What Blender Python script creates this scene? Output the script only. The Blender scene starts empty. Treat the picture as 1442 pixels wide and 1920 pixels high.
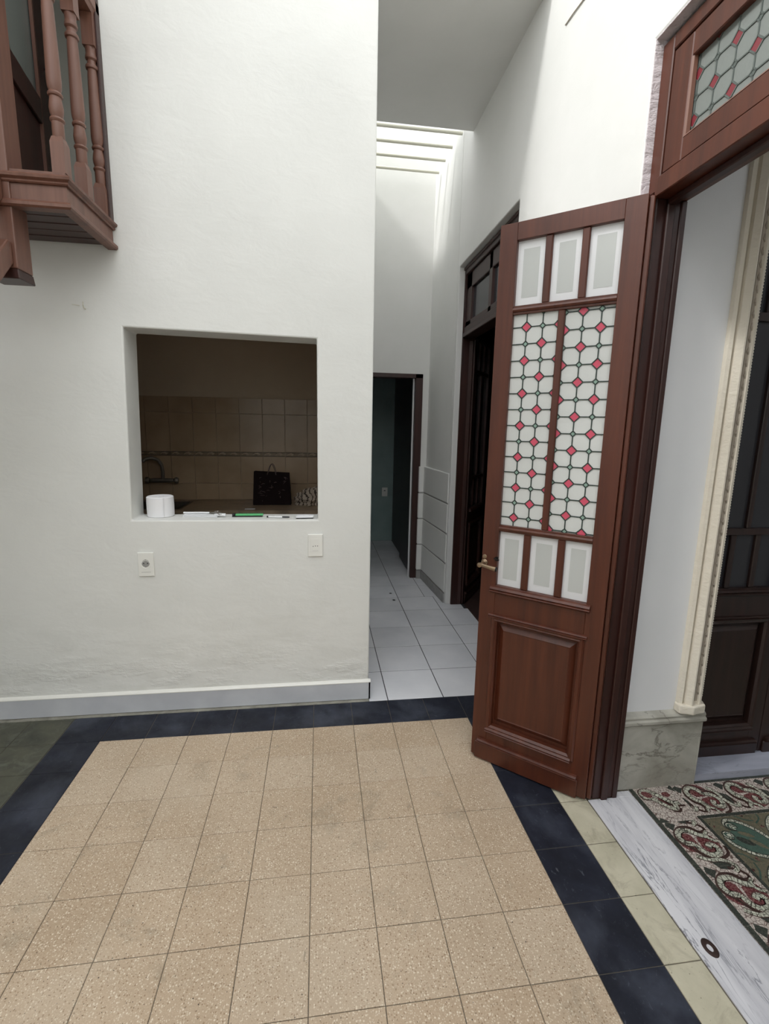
import bpy, bmesh, math, random
from mathutils import Matrix, Vector
random.seed(7)
PI = math.pi
scn = bpy.context.scene
COL = scn.collection

# ------------------------------------------------------------------ camera
cam_d = bpy.data.cameras.new('camera')
cam = bpy.data.objects.new('camera', cam_d)
COL.objects.link(cam)
cam_d.sensor_fit = 'VERTICAL'
cam_d.sensor_height = 24.0
cam_d.lens = 893.281 / 1920 * 24.0
cam_d.clip_start = 0.02
R = Matrix(((0.99077733, 0.00429921, -0.13543187), (-0.13405866, 0.17650218, -0.97512833), (0.01971174, 0.98429086, 0.17545071)))
cam.matrix_world = Matrix.Translation((-0.76605856, -2.1870925, 1.48950039)) @ R.to_4x4()
scn.camera = cam
# ------------------------------------------------------------------ sky, sun, exposure
w = bpy.data.worlds.new('sky'); scn.world = w; w.use_nodes = True
bg = w.node_tree.nodes['Background']
bg.inputs[0].default_value = (0.975, 0.985, 1.0, 1)
bg.inputs[1].default_value = 1.0
sd = bpy.data.lights.new('sun', 'SUN'); sun = bpy.data.objects.new('sun', sd); COL.objects.link(sun)
sd.energy = 0.85; sd.angle = math.radians(9); sd.color = (1.0, 0.985, 0.96)
sun.rotation_euler = Vector((1.0, 0.27, -1.02)).to_track_quat('-Z', 'Y').to_euler()
vs = scn.view_settings
scn.display_settings.display_device = 'sRGB'
vs.view_transform = 'Standard'; vs.look = 'None'; vs.gamma = 1; vs.use_curve_mapping = False
vs.exposure = 1.38

# ------------------------------------------------------------------ materials
def lin(c):
    return tuple(((x / 255) / 12.92 if x <= 10 else (((x / 255) + 0.055) / 1.055) ** 2.4) for x in c)
def newmat(name):
    m = bpy.data.materials.new(name); m.use_nodes = True
    nt = m.node_tree
    return m, nt, nt.nodes['Principled BSDF']
def N(nt, t, **k):
    n = nt.nodes.new(t)
    for a, v in k.items():
        if a.startswith('i_'):
            key = a[2:]
            key = int(key) if key.isdigit() else key
            n.inputs[key].default_value = v
        else: setattr(n, a, v)
    return n
def L(nt, a, b): nt.links.new(a, b)
def pos(nt, scale=(1, 1, 1), rot=(0, 0, 0), world=True):
    g = N(nt, 'ShaderNodeNewGeometry') if world else N(nt, 'ShaderNodeTexCoord')
    mp = N(nt, 'ShaderNodeMapping'); mp.inputs['Scale'].default_value = scale; mp.inputs['Rotation'].default_value = rot
    L(nt, g.outputs['Position' if world else 'Object'], mp.inputs[0]); return mp.outputs[0]
def ramp(nt, fac, stops):
    r = N(nt, 'ShaderNodeValToRGB'); e = r.color_ramp.elements
    while len(e) < len(stops): e.new(0.5)
    for i, (p, c) in enumerate(stops):
        e[i].position = p; e[i].color = (*c, 1) if len(c) == 3 else c
    L(nt, fac, r.inputs[0]); return r.outputs[0]
def mix(nt, f, a, b, mode='MIX'):
    m = N(nt, 'ShaderNodeMix', data_type='RGBA', blend_type=mode)
    if isinstance(f, (int, float)): m.inputs[0].default_value = f
    else: L(nt, f, m.inputs[0])
    for s, v in ((6, a), (7, b)):
        if isinstance(v, tuple): m.inputs[s].default_value = (*v, 1)
        else: L(nt, v, m.inputs[s])
    return m.outputs[2]
def bump(nt, b, h, strength=0.3, dist=0.01, prev=None):
    n = N(nt, 'ShaderNodeBump'); n.inputs['Strength'].default_value = strength; n.inputs['Distance'].default_value = dist
    L(nt, h, n.inputs['Height'])
    if prev: L(nt, prev, n.inputs['Normal'])
    L(nt, n.outputs[0], b.inputs['Normal']); return n.outputs[0]
def noise(nt, v, scale, detail=4, rough=0.55, dist=0):
    n = N(nt, 'ShaderNodeTexNoise'); n.inputs['Scale'].default_value = scale; n.inputs['Detail'].default_value = detail
    n.inputs['Roughness'].default_value = rough; n.inputs['Distortion'].default_value = dist
    L(nt, v, n.inputs['Vector']); return n.outputs['Fac']
def plain(name, c, rough=0.5, metal=0, spec=0.5):
    m, nt, b = newmat(name)
    b.inputs['Base Color'].default_value = (*lin(c), 1); b.inputs['Roughness'].default_value = rough
    b.inputs['Metallic'].default_value = metal; b.inputs['Specular IOR Level'].default_value = spec
    v = pos(nt, world=False); f = noise(nt, v, 40, 3)
    bump(nt, b, f, 0.08, 0.002)
    return m
def plaster(name, c, c2, bs=0.5, scale=1.0, stains=False):
    m, nt, b = newmat(name); v = pos(nt)
    f = noise(nt, v, 1.3, 5, 0.6)
    colr = ramp(nt, f, [(0.3, lin(c2)), (0.62, lin(c))])
    if stains:
        sx = N(nt, 'ShaderNodeSeparateXYZ'); g = N(nt, 'ShaderNodeNewGeometry'); L(nt, g.outputs['Position'], sx.inputs[0])
        mr = N(nt, 'ShaderNodeMapRange'); L(nt, sx.outputs[2], mr.inputs[0])
        mr.inputs[1].default_value = 0.75; mr.inputs[2].default_value = 0.1; mr.inputs[3].default_value = 0; mr.inputs[4].default_value = 1
        f2 = noise(nt, pos(nt, (1, 1, 3)), 3.2, 7, 0.65, 0.6)
        st = ramp(nt, f2, [(0.44, (0, 0, 0)), (0.68, (1, 1, 1))])
        mm = N(nt, 'ShaderNodeMath', operation='MULTIPLY'); L(nt, mr.outputs[0], mm.inputs[0]); L(nt, st, mm.inputs[1])
        m2 = N(nt, 'ShaderNodeMath', operation='MULTIPLY'); L(nt, mm.outputs[0], m2.inputs[0]); m2.inputs[1].default_value = 0.3
        colr = mix(nt, m2.outputs[0], colr, lin((178, 178, 168)))
    L(nt, colr, b.inputs['Base Color']); b.inputs['Roughness'].default_value = 0.75; b.inputs['Specular IOR Level'].default_value = 0.25
    h1 = noise(nt, pos(nt, (1, 1, 1.6)), 7 * scale, 6, 0.55, 0.4)
    p = bump(nt, b, h1, bs, 0.02)
    h2 = noise(nt, v, 70, 3, 0.6)
    p = bump(nt, b, h2, bs * 0.35, 0.004, p)
    if stains:
        pz = ramp(nt, noise(nt, pos(nt, (1, 1, 2.6), (0, 0, 0)), 3.6, 5, 0.6), [(0.5, (0, 0, 0)), (0.66, (1, 1, 1))])
        mr2 = N(nt, 'ShaderNodeMapRange'); L(nt, sx.outputs[2], mr2.inputs[0])
        mr2.inputs[1].default_value = 0.42; mr2.inputs[2].default_value = 0.16; mr2.inputs[3].default_value = 0.03; mr2.inputs[4].default_value = 1
        mk = N(nt, 'ShaderNodeMath', operation='MULTIPLY'); L(nt, pz, mk.inputs[0]); L(nt, mr2.outputs[0], mk.inputs[1])
        rough = noise(nt, pos(nt, (1, 1, 2.0)), 26, 8, 0.68, 0.6)
        mu = N(nt, 'ShaderNodeMath', operation='MULTIPLY'); L(nt, rough, mu.inputs[0]); L(nt, mk.outputs[0], mu.inputs[1])
        bump(nt, b, mu.outputs[0], 0.45, 0.016, p)
    return m
def wood(name, c, c2, rough=0.35, axis='z', coat=0.2):
    m, nt, b = newmat(name)
    sc = {'z': (14, 14, 0.7), 'x': (0.7, 14, 14), 'y': (14, 0.7, 14)}[axis]
    f = noise(nt, pos(nt, sc, world=False), 2.2, 6, 0.6, 0.5)
    L(nt, ramp(nt, f, [(0.3, lin(c2)), (0.7, lin(c))]), b.inputs['Base Color'])
    b.inputs['Roughness'].default_value = rough; b.inputs['Coat Weight'].default_value = coat; b.inputs['Coat Roughness'].default_value = 0.3
    f2 = noise(nt, pos(nt, world=False), 12, 4)
    p = bump(nt, b, f, 0.12, 0.003)
    bump(nt, b, f2, 0.08, 0.01, p)
    return m
def wsep(nt):
    sx = N(nt, 'ShaderNodeSeparateXYZ'); g = N(nt, 'ShaderNodeNewGeometry'); L(nt, g.outputs['Position'], sx.inputs[0]); return sx
def terrazzo():
    m, nt, b = newmat('terrazzo_beige')
    v = pos(nt)
    oi = N(nt, 'ShaderNodeObjectInfo')
    base = ramp(nt, noise(nt, v, 2.0, 5, 0.6), [(0.3, lin((190, 171, 148))), (0.68, lin((208, 189, 166)))])
    tint = ramp(nt, oi.outputs['Random'], [(0, lin((243, 238, 232))), (1, lin((255, 255, 255)))])
    base = mix(nt, 1.0, base, tint, 'MULTIPLY')
    grit = noise(nt, v, 260, 2, 0.6)
    base = mix(nt, ramp(nt, grit, [(0.4, (0, 0, 0)), (0.7, (0.35, 0.35, 0.35))]), base, lin((150, 128, 104)))
    def chips(scale, lo, hi, thr, color, base, seed):
        vo = N(nt, 'ShaderNodeTexVoronoi'); vo.inputs['Scale'].default_value = scale
        mp = N(nt, 'ShaderNodeMapping'); mp.inputs['Location'].default_value = (seed, seed * 2, 0); L(nt, v, mp.inputs[0]); L(nt, mp.outputs[0], vo.inputs['Vector'])
        d = ramp(nt, vo.outputs['Distance'], [(lo, (1, 1, 1)), (hi, (0, 0, 0))])
        s = N(nt, 'ShaderNodeSeparateColor'); L(nt, vo.outputs['Color'], s.inputs[0])
        g = N(nt, 'ShaderNodeMath', operation='GREATER_THAN'); L(nt, s.outputs[0], g.inputs[0]); g.inputs[1].default_value = thr
        mu = N(nt, 'ShaderNodeMath', operation='MULTIPLY'); L(nt, d, mu.inputs[0]); L(nt, g.outputs[0], mu.inputs[1])
        return mix(nt, mu.outputs[0], base, lin(color))
    base = chips(190, 0.26, 0.42, 0.45, (212, 198, 176), base, 1.3)
    base = chips(120, 0.20, 0.36, 0.62, (224, 212, 192), base, 4.1)
    base = chips(150, 0.24, 0.38, 0.62, (158, 134, 108), base, 7.7)
    base = chips(130, 0.14, 0.22, 0.86, (104, 88, 72), base, 5.2)
    base = chips(60, 0.08, 0.14, 0.93, (70, 60, 50), base, 2.9)
    # grime patches in a few places
    g2 = ramp(nt, noise(nt, v, 4.5, 8, 0.72, 0.5), [(0.56, (0, 0, 0)), (0.74, (0.6, 0.6, 0.6))])
    base = mix(nt, g2, base, lin((134, 124, 106)))
    g3 = ramp(nt, noise(nt, v, 17, 6, 0.7, 1.0), [(0.66, (0, 0, 0)), (0.73, (0.65, 0.65, 0.65))])
    base = mix(nt, g3, base, lin((88, 80, 66)))
    g4 = ramp(nt, noise(nt, v, 1.7, 5, 0.6, 0.6), [(0.5, (0, 0, 0)), (0.7, (0.4, 0.4, 0.4))])
    base = mix(nt, g4, base, lin((206, 192, 172)))
    L(nt, base, b.inputs['Base Color'])
    L(nt, ramp(nt, noise(nt, v, 8, 4), [(0.3, (0.38,) * 3), (0.7, (0.6,) * 3)]), b.inputs['Roughness'])
    b.inputs['Specular IOR Level'].default_value = 0.4
    bump(nt, b, grit, 0.08, 0.001)
    return m
def blacktile():
    m, nt, b = newmat('black_cement')
    v = pos(nt)
    base = ramp(nt, noise(nt, v, 6, 6, 0.65, 0.4), [(0.3, lin((20, 23, 33))), (0.75, lin((38, 42, 56)))])
    sc = ramp(nt, noise(nt, pos(nt, (1, 0.6, 1)), 55, 6, 0.8, 1.4), [(0.60, (0, 0, 0)), (0.74, (0.6, 0.6, 0.6))])
    base = mix(nt, sc, base, lin((120, 124, 134)))
    du = ramp(nt, noise(nt, v, 3.1, 5, 0.6, 0.3), [(0.5, (0, 0, 0)), (0.75, (0.45, 0.45, 0.45))])
    base = mix(nt, du, base, lin((96, 102, 116)))
    L(nt, base, b.inputs['Base Color'])
    L(nt, ramp(nt, noise(nt, v, 14, 5), [(0.3, (0.45,) * 3), (0.7, (0.68,) * 3)]), b.inputs['Roughness'])
    b.inputs['Specular IOR Level'].default_value = 0.35
    bump(nt, b, noise(nt, v, 90, 4), 0.1, 0.001)
    return m
def stone(name, c, c2, spots, rough=0.55):
    m, nt, b = newmat(name); v = pos(nt)
    base = ramp(nt, noise(nt, v, 9, 6, 0.6, 0.3), [(0.3, lin(c2)), (0.7, lin(c))])
    sp = ramp(nt, noise(nt, v, 85, 3, 0.6), [(0.66, (0, 0, 0)), (0.73, (0.8, 0.8, 0.8))])
    zone = ramp(nt, noise(nt, v, 7, 3, 0.5), [(0.38, (0, 0, 0)), (0.58, (1, 1, 1))])
    base = mix(nt, ramp(nt, noise(nt, v, 11, 6, 0.7, 0.8), [(0.5, (0, 0, 0)), (0.72, (0.5,) * 3)]), base, lin(spots))
    base = mix(nt, mix(nt, 1.0, sp, zone, 'MULTIPLY'), base, lin(spots))
    L(nt, base, b.inputs['Base Color']); b.inputs['Roughness'].default_value = rough
    bump(nt, b, noise(nt, v, 60, 4), 0.15, 0.002)
    return m
def marble(name, c, c2, vein, rot, scale, rough=0.3, amt=0.9):
    m, nt, b = newmat(name)
    v = pos(nt, scale, rot)
    base = ramp(nt, noise(nt, v, 2.5, 6, 0.6, 0.6), [(0.32, lin(c2)), (0.62, lin(c))])
    f = noise(nt, v, 3.4, 7, 0.62, 0.9)
    a = N(nt, 'ShaderNodeMath', operation='SUBTRACT'); L(nt, f, a.inputs[0]); a.inputs[1].default_value = 0.5
    a2 = N(nt, 'ShaderNodeMath', operation='ABSOLUTE'); L(nt, a.outputs[0], a2.inputs[0])
    vn = ramp(nt, a2.outputs[0], [(0.0, (amt,) * 3), (0.022, (0, 0, 0))])
    zone = ramp(nt, noise(nt, v, 1.3, 3, 0.5), [(0.42, (0.1, 0.1, 0.1)), (0.6, (1, 1, 1))])
    base = mix(nt, mix(nt, 1.0, vn, zone, 'MULTIPLY'), base, lin(vein))
    L(nt, base, b.inputs['Base Color']); b.inputs['Roughness'].default_value = rough
    return m
def ceramic(name, c, c2, rough=0.25, scale=4):
    m, nt, b = newmat(name); v = pos(nt)
    oi = N(nt, 'ShaderNodeObjectInfo')
    base = ramp(nt, noise(nt, v, scale, 4, 0.5), [(0.35, lin(c2)), (0.65, lin(c))])
    tint = ramp(nt, oi.outputs['Random'], [(0, lin((244, 244, 244))), (1, (1, 1, 1))])
    L(nt, mix(nt, 1.0, base, tint, 'MULTIPLY'), b.inputs['Base Color']); b.inputs['Roughness'].default_value = rough
    return m
def glasslike(name, c, trans=0.45, rough=0.25, wob=0.0):
    m, nt, b = newmat(name)
    b.inputs['Base Color'].default_value = (*lin(c), 1); b.inputs['Roughness'].default_value = rough
    tr = N(nt, 'ShaderNodeBsdfTranslucent'); tr.inputs[0].default_value = (*lin(c), 1)
    ms = N(nt, 'ShaderNodeMixShader'); ms.inputs[0].default_value = trans
    L(nt, b.outputs[0], ms.inputs[1]); L(nt, tr.outputs[0], ms.inputs[2])
    L(nt, ms.outputs[0], nt.nodes['Material Output'].inputs[0])
    if wob: bump(nt, b, noise(nt, pos(nt, world=False), 130, 3), wob, 0.002)
    return m
def tess(name, c, joint, scale=125, stretch=(1, 1, 1)):
    m, nt, b = newmat(name)
    vo = N(nt, 'ShaderNodeTexVoronoi', feature='DISTANCE_TO_EDGE'); vo.inputs['Scale'].default_value = scale
    L(nt, pos(nt, stretch), vo.inputs['Vector'])
    e = ramp(nt, vo.outputs['Distance'], [(0.03, (0, 0, 0)), (0.075, (1, 1, 1))])
    f = noise(nt, pos(nt), 60, 3)
    cc = ramp(nt, f, [(0.3, lin(tuple(x * 0.86 for x in c))), (0.7, lin(c))])
    L(nt, mix(nt, e, lin(joint), cc), b.inputs['Base Color']); b.inputs['Roughness'].default_value = 0.5
    return m

M = {}
M['plaster'] = plaster('plaster_white', (232, 233, 229), (224, 225, 221), 0.14, 1.0, True)
M['plaster_smooth'] = plaster('plaster_smooth_white', (234, 234, 231), (226, 227, 223), 0.12, 0.4)
M['hall_plaster'] = plaster('plaster_cool_white', (228, 229, 230), (221, 223, 224), 0.08, 0.4)
M['alcove'] = plaster('plaster_alcove_shade', (168, 168, 160), (158, 158, 150), 0.08, 0.4)  # plaster darkened so the alcove's shade sits in the colour
M['mould_plaster'] = plaster('plaster_cream', (226, 219, 204), (208, 200, 184), 0.25, 4)
M['old_plaster'] = plaster('plaster_old_mauve', (214, 206, 208), (196, 186, 190), 0.8, 2.5)
M['kitchen_wall'] = plaster('kitchen_paint', (214, 196, 174), (204, 186, 164), 0.1)
M['wood'] = wood('varnished_wood', (92, 45, 26), (69, 31, 17), 0.42, coat=0.12)
M['wood_dark'] = wood('dark_wood', (60, 28, 21), (40, 18, 14), 0.45, coat=0.1)
M['wood_hall'] = wood('brown_black_wood', (52, 33, 28), (38, 23, 20), 0.4)
M['wood_balcony'] = wood('balcony_wood', (118, 80, 64), (96, 62, 49), 0.5)
M['wood_unlit_black'] = wood('black_wood_unlit_wall', (30, 22, 20), (20, 15, 14), 0.5)  # black wood; on unlit room and bath walls it stands for darkness
M['terrazzo'] = terrazzo()
M['black'] = blacktile()
M['green_stone'] = stone('green_grey_cement', (88, 88, 74), (58, 60, 52), (120, 122, 112))
M['cream'] = stone('cream_stone', (208, 202, 180), (188, 183, 160), (128, 120, 98), 0.5)
M['grout'] = stone('grout', (120, 112, 98), (92, 86, 76), (60, 56, 50), 0.9)
M['grout_dark'] = stone('grout_dark', (72, 74, 78), (56, 58, 62), (40, 40, 44), 0.9)
M['threshold'] = marble('threshold_marble', (226, 226, 230), (202, 202, 208), (104, 106, 120), (0, 0, 0.27), (7.0, 0.9, 1), 0.3, 0.85)
M['plinth'] = marble('plinth_marble', (186, 184, 174), (146, 143, 132), (92, 86, 76), (0.3, 0.6, 0.5), (1.2, 1.2, 1.8), 0.3, 0.7)
M['sillstone'] = marble('sill_marble', (176, 180, 194), (150, 154, 170), (110, 112, 128), (0, 0, 0), (1, 3, 3), 0.4, 0.4)
M['white_tile'] = ceramic('white_ceramic', (236, 237, 241), (224, 226, 231), 0.24)
M['kitchen_tile'] = ceramic('beige_ceramic', (196, 172, 144), (182, 158, 130), 0.22)
M['teal_tile'] = ceramic('teal_grey_ceramic', (158, 180, 178), (142, 166, 165), 0.35)
M['grey_stone'] = ceramic('grey_baseboard_stone', (170, 169, 166), (152, 151, 148), 0.5, 12)
M['mortar'] = stone('old_mortar', (168, 166, 154), (128, 126, 116), (70, 68, 60), 0.9)
M['baseboard'] = ceramic('pale_baseboard', (206, 209, 214), (194, 197, 203), 0.5, 6)
M['pane_white'] = glasslike('white_film_glass', (250, 251, 252), 0.3, 0.18)
M['pane_frost'] = glasslike('frosted_glass', (220, 223, 220), 0.3, 0.3)
M['lead_white'] = glasslike('clear_textured_glass', (240, 242, 239), 0.35, 0.16, 0.3)
M['lead_red'] = glasslike('rose_glass', (238, 104, 128), 0.3, 0.2)
M['lead_green'] = glasslike('pale_green_glass', (176, 206, 192), 0.35, 0.2)
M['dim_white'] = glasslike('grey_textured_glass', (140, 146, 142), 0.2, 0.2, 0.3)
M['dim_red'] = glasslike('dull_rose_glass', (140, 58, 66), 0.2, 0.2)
M['dark_pane'] = glasslike('dark_glass', (58, 58, 62), 0.1, 0.12)
M['came'] = plain('lead_came', (44, 58, 52), 0.5)
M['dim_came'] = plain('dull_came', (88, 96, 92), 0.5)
M['ornament'] = plain('cream_shade_tone', (168, 158, 144), 0.8)  # shade of the ornament's turned-away side painted into the cream; also cable grey
M['brass'] = plain('aged_brass', (158, 138, 114), 0.36, 0.85)
M['chrome'] = plain('dull_chrome', (150, 146, 140), 0.3, 0.6)
M['iron'] = plain('black_iron', (30, 28, 28), 0.5, 0.5)
M['rust'] = plain('rusty_brown_metal', (62, 46, 42), 0.6, 0.3)
M['plastic'] = plain('white_plastic', (236, 236, 230), 0.35)
M['hole'] = plain('dark_recess', (40, 40, 40), 0.8)
M['paper'] = plain('soft_paper', (240, 240, 242), 0.95, 0, 0.1)
M['card'] = plain('white_card', (236, 238, 240), 0.6)
M['green'] = plain('green_plastic', (96, 190, 124), 0.4)
M['blackp'] = plain('black_plastic', (24, 24, 26), 0.4)
M['bar'] = plain('cream_painted_bar', (214, 212, 196), 0.5)
M['counter'] = stone('granite_counter', (168, 148, 124), (146, 128, 106), (60, 52, 46), 0.35)
M['dark_cab'] = plain('dark_cabinet', (40, 32, 26), 0.5)
M['bag'] = plain('black_bag_paper', (30, 20, 20), 0.8, 0, 0.15)
M['bag_print'] = plain('bag_print', (108, 92, 90), 0.5)
M['steel'] = plain('brushed_steel', (120, 116, 110), 0.35, 1)
M['t_white'] = tess('tesserae_white', (216, 206, 196), (110, 90, 84), 82)
M['t_red'] = tess('tesserae_burgundy', (106, 46, 52), (140, 104, 98), 100)
M['t_brown'] = tess('tesserae_brown', (86, 62, 56), (66, 50, 46), 120)
M['t_dark'] = tess('tesserae_dark_green', (54, 60, 54), (78, 80, 72), 90)
M['t_field'] = tess('tesserae_olive', (122, 114, 94), (92, 96, 80), 80, (1, 1.6, 1))
M['t_green'] = tess('tesserae_green', (84, 110, 98), (72, 94, 84), 80)
M['t_pale'] = tess('tesserae_pale', (216, 218, 200), (84, 84, 74), 60)
M['red_floor'] = stone('dark_red_cement', (70, 50, 46), (50, 36, 34), (100, 90, 84))

# ------------------------------------------------------------------ mesh helpers
class MB:
    def __init__(s): s.v = []; s.f = []; s.mi = []
    def add(s, vs, fs, mi=0):
        o = len(s.v); s.v += [tuple(p) for p in vs]
        for f in fs: s.f.append(tuple(i + o for i in f)); s.mi.append(mi)
    def box(s, x0, x1, y0, y1, z0, z1, mi=0, T=None):
        if x0 > x1: x0, x1 = x1, x0
        if y0 > y1: y0, y1 = y1, y0
        vs = [(x, y, z) for z in (z0, z1) for y in (y0, y1) for x in (x0, x1)]
        if T: vs = [T @ Vector(p) for p in vs]
        s.add(vs, [(0, 2, 3, 1), (4, 5, 7, 6), (0, 1, 5, 4), (2, 6, 7, 3), (0, 4, 6, 2), (1, 3, 7, 5)], mi)
    def prism(s, prof, a, b, fn, mi=0, cap=True):
        """closed profile (p,q) extruded from a to b; fn(p,q,t) -> xyz"""
        n = len(prof)
        vs = [fn(p, q, a) for p, q in prof] + [fn(p, q, b) for p, q in prof]
        fs = [(i, (i + 1) % n, n + (i + 1) % n, n + i) for i in range(n)]
        if cap: fs += [tuple(reversed(range(n))), tuple(range(n, 2 * n))]
        s.add(vs, fs, mi)
    def lathe(s, prof, c=(0, 0, 0), n=20, mi=0, ax='z', cap=True):
        vs = []
        for r, h in prof:
            for i in range(n):
                a = 2 * PI * i / n
                p = (r * math.cos(a), r * math.sin(a), h)
                if ax == 'x': p = (p[2], p[0], p[1])
                if ax == 'y': p = (p[1], p[2], p[0])
                vs.append((p[0] + c[0], p[1] + c[1], p[2] + c[2]))
        m = len(prof)
        fs = [(j * n + i, j * n + (i + 1) % n, (j + 1) * n + (i + 1) % n, (j + 1) * n + i) for j in range(m - 1) for i in range(n)]
        if cap: fs += [tuple(reversed(range(n))), tuple((m - 1) * n + i for i in range(n))]
        s.add(vs, fs, mi)
    def tube(s, pts, r, n=10, mi=0):
        pts = [Vector(p) for p in pts]; rr = r if isinstance(r, (list, tuple)) else [r] * len(pts)
        vs = []; up = Vector((0.13, 0.2, 1)).normalized()
        for i, p in enumerate(pts):
            d = (pts[min(i + 1, len(pts) - 1)] - pts[max(i - 1, 0)]).normalized()
            a = d.cross(up)
            if a.length < 1e-3: a = d.cross(Vector((1, 0, 0)))
            a.normalize(); b = d.cross(a).normalized()
            for k in range(n):
                t = 2 * PI * k / n; vs.append(p + a * rr[i] * math.cos(t) + b * rr[i] * math.sin(t))
        m = len(pts)
        fs = [(j * n + i, j * n + (i + 1) % n, (j + 1) * n + (i + 1) % n, (j + 1) * n + i) for j in range(m - 1) for i in range(n)]
        fs += [tuple(reversed(range(n))), tuple((m - 1) * n + i for i in range(n))]
        s.add(vs, fs, mi)
    def mesh(s, name, mats, smooth=False):
        me = bpy.data.meshes.new(name); me.from_pydata(s.v, [], s.f); me.update()
        for m in (mats if isinstance(mats, list) else [mats]): me.materials.append(M[m] if isinstance(m, str) else m)
        me.polygons.foreach_set('material_index', s.mi)
        bm = bmesh.new(); bm.from_mesh(me); bmesh.ops.recalc_face_normals(bm, faces=bm.faces); bm.to_mesh(me); bm.free()
        if smooth:
            me.polygons.foreach_set('use_smooth', [True] * len(me.polygons))
            try: me.set_sharp_from_angle(angle=math.radians(35))
            except Exception: pass
        return me
    def obj(s, name, mats, parent=None, smooth=False, bevel=0, seg=1):
        o = link(name, s.mesh(name, mats, smooth), parent)
        if bevel:
            b = o.modifiers.new('bevel', 'BEVEL'); b.width = bevel; b.segments = seg; b.limit_method = 'ANGLE'; b.angle_limit = math.radians(40)
        return o
def link(name, me, parent=None, loc=None):
    o = bpy.data.objects.new(name, me); COL.objects.link(o)
    if parent: o.parent = parent
    if loc: o.location = loc
    return o
def empty(name, loc=(0, 0, 0), rz=0):
    o = bpy.data.objects.new(name, None); COL.objects.link(o); o.location = loc; o.rotation_euler = (0, 0, rz); o.empty_display_size = 0.1
    return o
def tag(o, label, cat, group=None):
    o['label'] = label; o['category'] = cat
    if group: o['group'] = group
    return o
def struct(o, label=None):
    o['kind'] = 'structure'
    if label: o['label'] = label
    return o
def box(name, x0, x1, y0, y1, z0, z1, mat, parent=None, bevel=0, seg=1):
    b = MB(); b.box(x0, x1, y0, y1, z0, z1); return b.obj(name, mat, parent, False, bevel, seg)

def holed(name, us, vs, holes, fn, th, mat, bevel=0.0, warp=None, skip=None):
    """wall slab in (u,v) with rectangular holes; fn(u,v,d)->xyz, d = 0 face .. th back"""
    us = sorted(set(us + [h[i] for h in holes for i in (0, 1)])); vs = sorted(set(vs + [h[i] for h in holes for i in (2, 3)]))
    b = MB(); idx = {}
    def vid(i, j, k):
        if (i, j, k) not in idx:
            u, v = us[i], vs[j]
            if warp: u, v = warp(u, v)
            idx[(i, j, k)] = len(b.v); b.v.append(fn(u, v, th if k else 0))
        return idx[(i, j, k)]
    def solid(i, j):
        if i < 0 or j < 0 or i >= len(us) - 1 or j >= len(vs) - 1: return False
        cu, cv = (us[i] + us[i + 1]) / 2, (vs[j] + vs[j + 1]) / 2
        return not any(h[0] < cu < h[1] and h[2] < cv < h[3] for h in holes)
    for i in range(len(us) - 1):
        for j in range(len(vs) - 1):
            if not solid(i, j): continue
            for k in (0, 1): b.f.append((vid(i, j, k), vid(i + 1, j, k), vid(i + 1, j + 1, k), vid(i, j + 1, k))); b.mi.append(0)
            if not solid(i - 1, j): b.f.append((vid(i, j, 0), vid(i, j + 1, 0), vid(i, j + 1, 1), vid(i, j, 1))); b.mi.append(0)
            if not solid(i + 1, j): b.f.append((vid(i + 1, j, 0), vid(i + 1, j + 1, 0), vid(i + 1, j + 1, 1), vid(i + 1, j, 1))); b.mi.append(0)
            if not solid(i, j - 1): b.f.append((vid(i, j, 0), vid(i + 1, j, 0), vid(i + 1, j, 1), vid(i, j, 1))); b.mi.append(0)
            if not solid(i, j + 1): b.f.append((vid(i, j + 1, 0), vid(i + 1, j + 1, 0), vid(i + 1, j + 1, 1), vid(i, j + 1, 1))); b.mi.append(0)
    return b.obj(name, mat, None, False, bevel, 2)

# ------------------------------------------------------------------ setting: walls
TOP = 5.6
def warp_win(u, v):
    t = {(-1.66, 1.91): (-1.649, 1.915), (-0.775, 1.91): (-0.775, 1.901), (-1.66, 1.015): (-1.672, 1.018), (-0.775, 1.015): (-0.774, 1.014)}
    return t.get((u, v), (u, v))
o = holed('wall_front', [-3.2, -0.50], [0, TOP], [(-1.66, -0.775, 1.015, 1.91), (-2.85, -1.685, 2.33, 3.98)], lambda u, v, d: (u, 0.235 + d, v), 0.17, 'plaster', 0.007, warp_win)
struct(o, 'white plastered wall with the square pass-through window')
o = holed('wall_right', [-5.4, 1.645], [0, TOP], [(-4.5, -3.2, 0, 2.72), (-1.70, -0.562, 0, 2.72), (0.49, 1.60, 0, 2.70)], lambda u, v, d: (0.30 + d, u, v), 0.15, 'plaster_smooth', 0.006)  # first opening, behind the camera, is added to let light into the hall
# trim the slab so that the far reveal of the second doorway is the pier
struct(o, 'white wall with the two tall doorways')
b = MB(); b.prism([(0.30, 1.645), (0.262, 2.35), (0.262, 2.5), (0.45, 2.5), (0.45, 1.645)], 0, 4.1, lambda p, q, t: (p, q, t))
struct(b.obj('wall_pier', 'plaster_smooth'), 'white end of the passage wall above the block dado')
struct(box('wall_left', -3.35, -3.2, -5.4, 0.4, 0, 4.6, 'plaster_smooth'))
struct(box('wall_back', -3.35, 0.45, -5.45, -5.3, 0, 3.3, 'plaster_smooth'))
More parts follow.
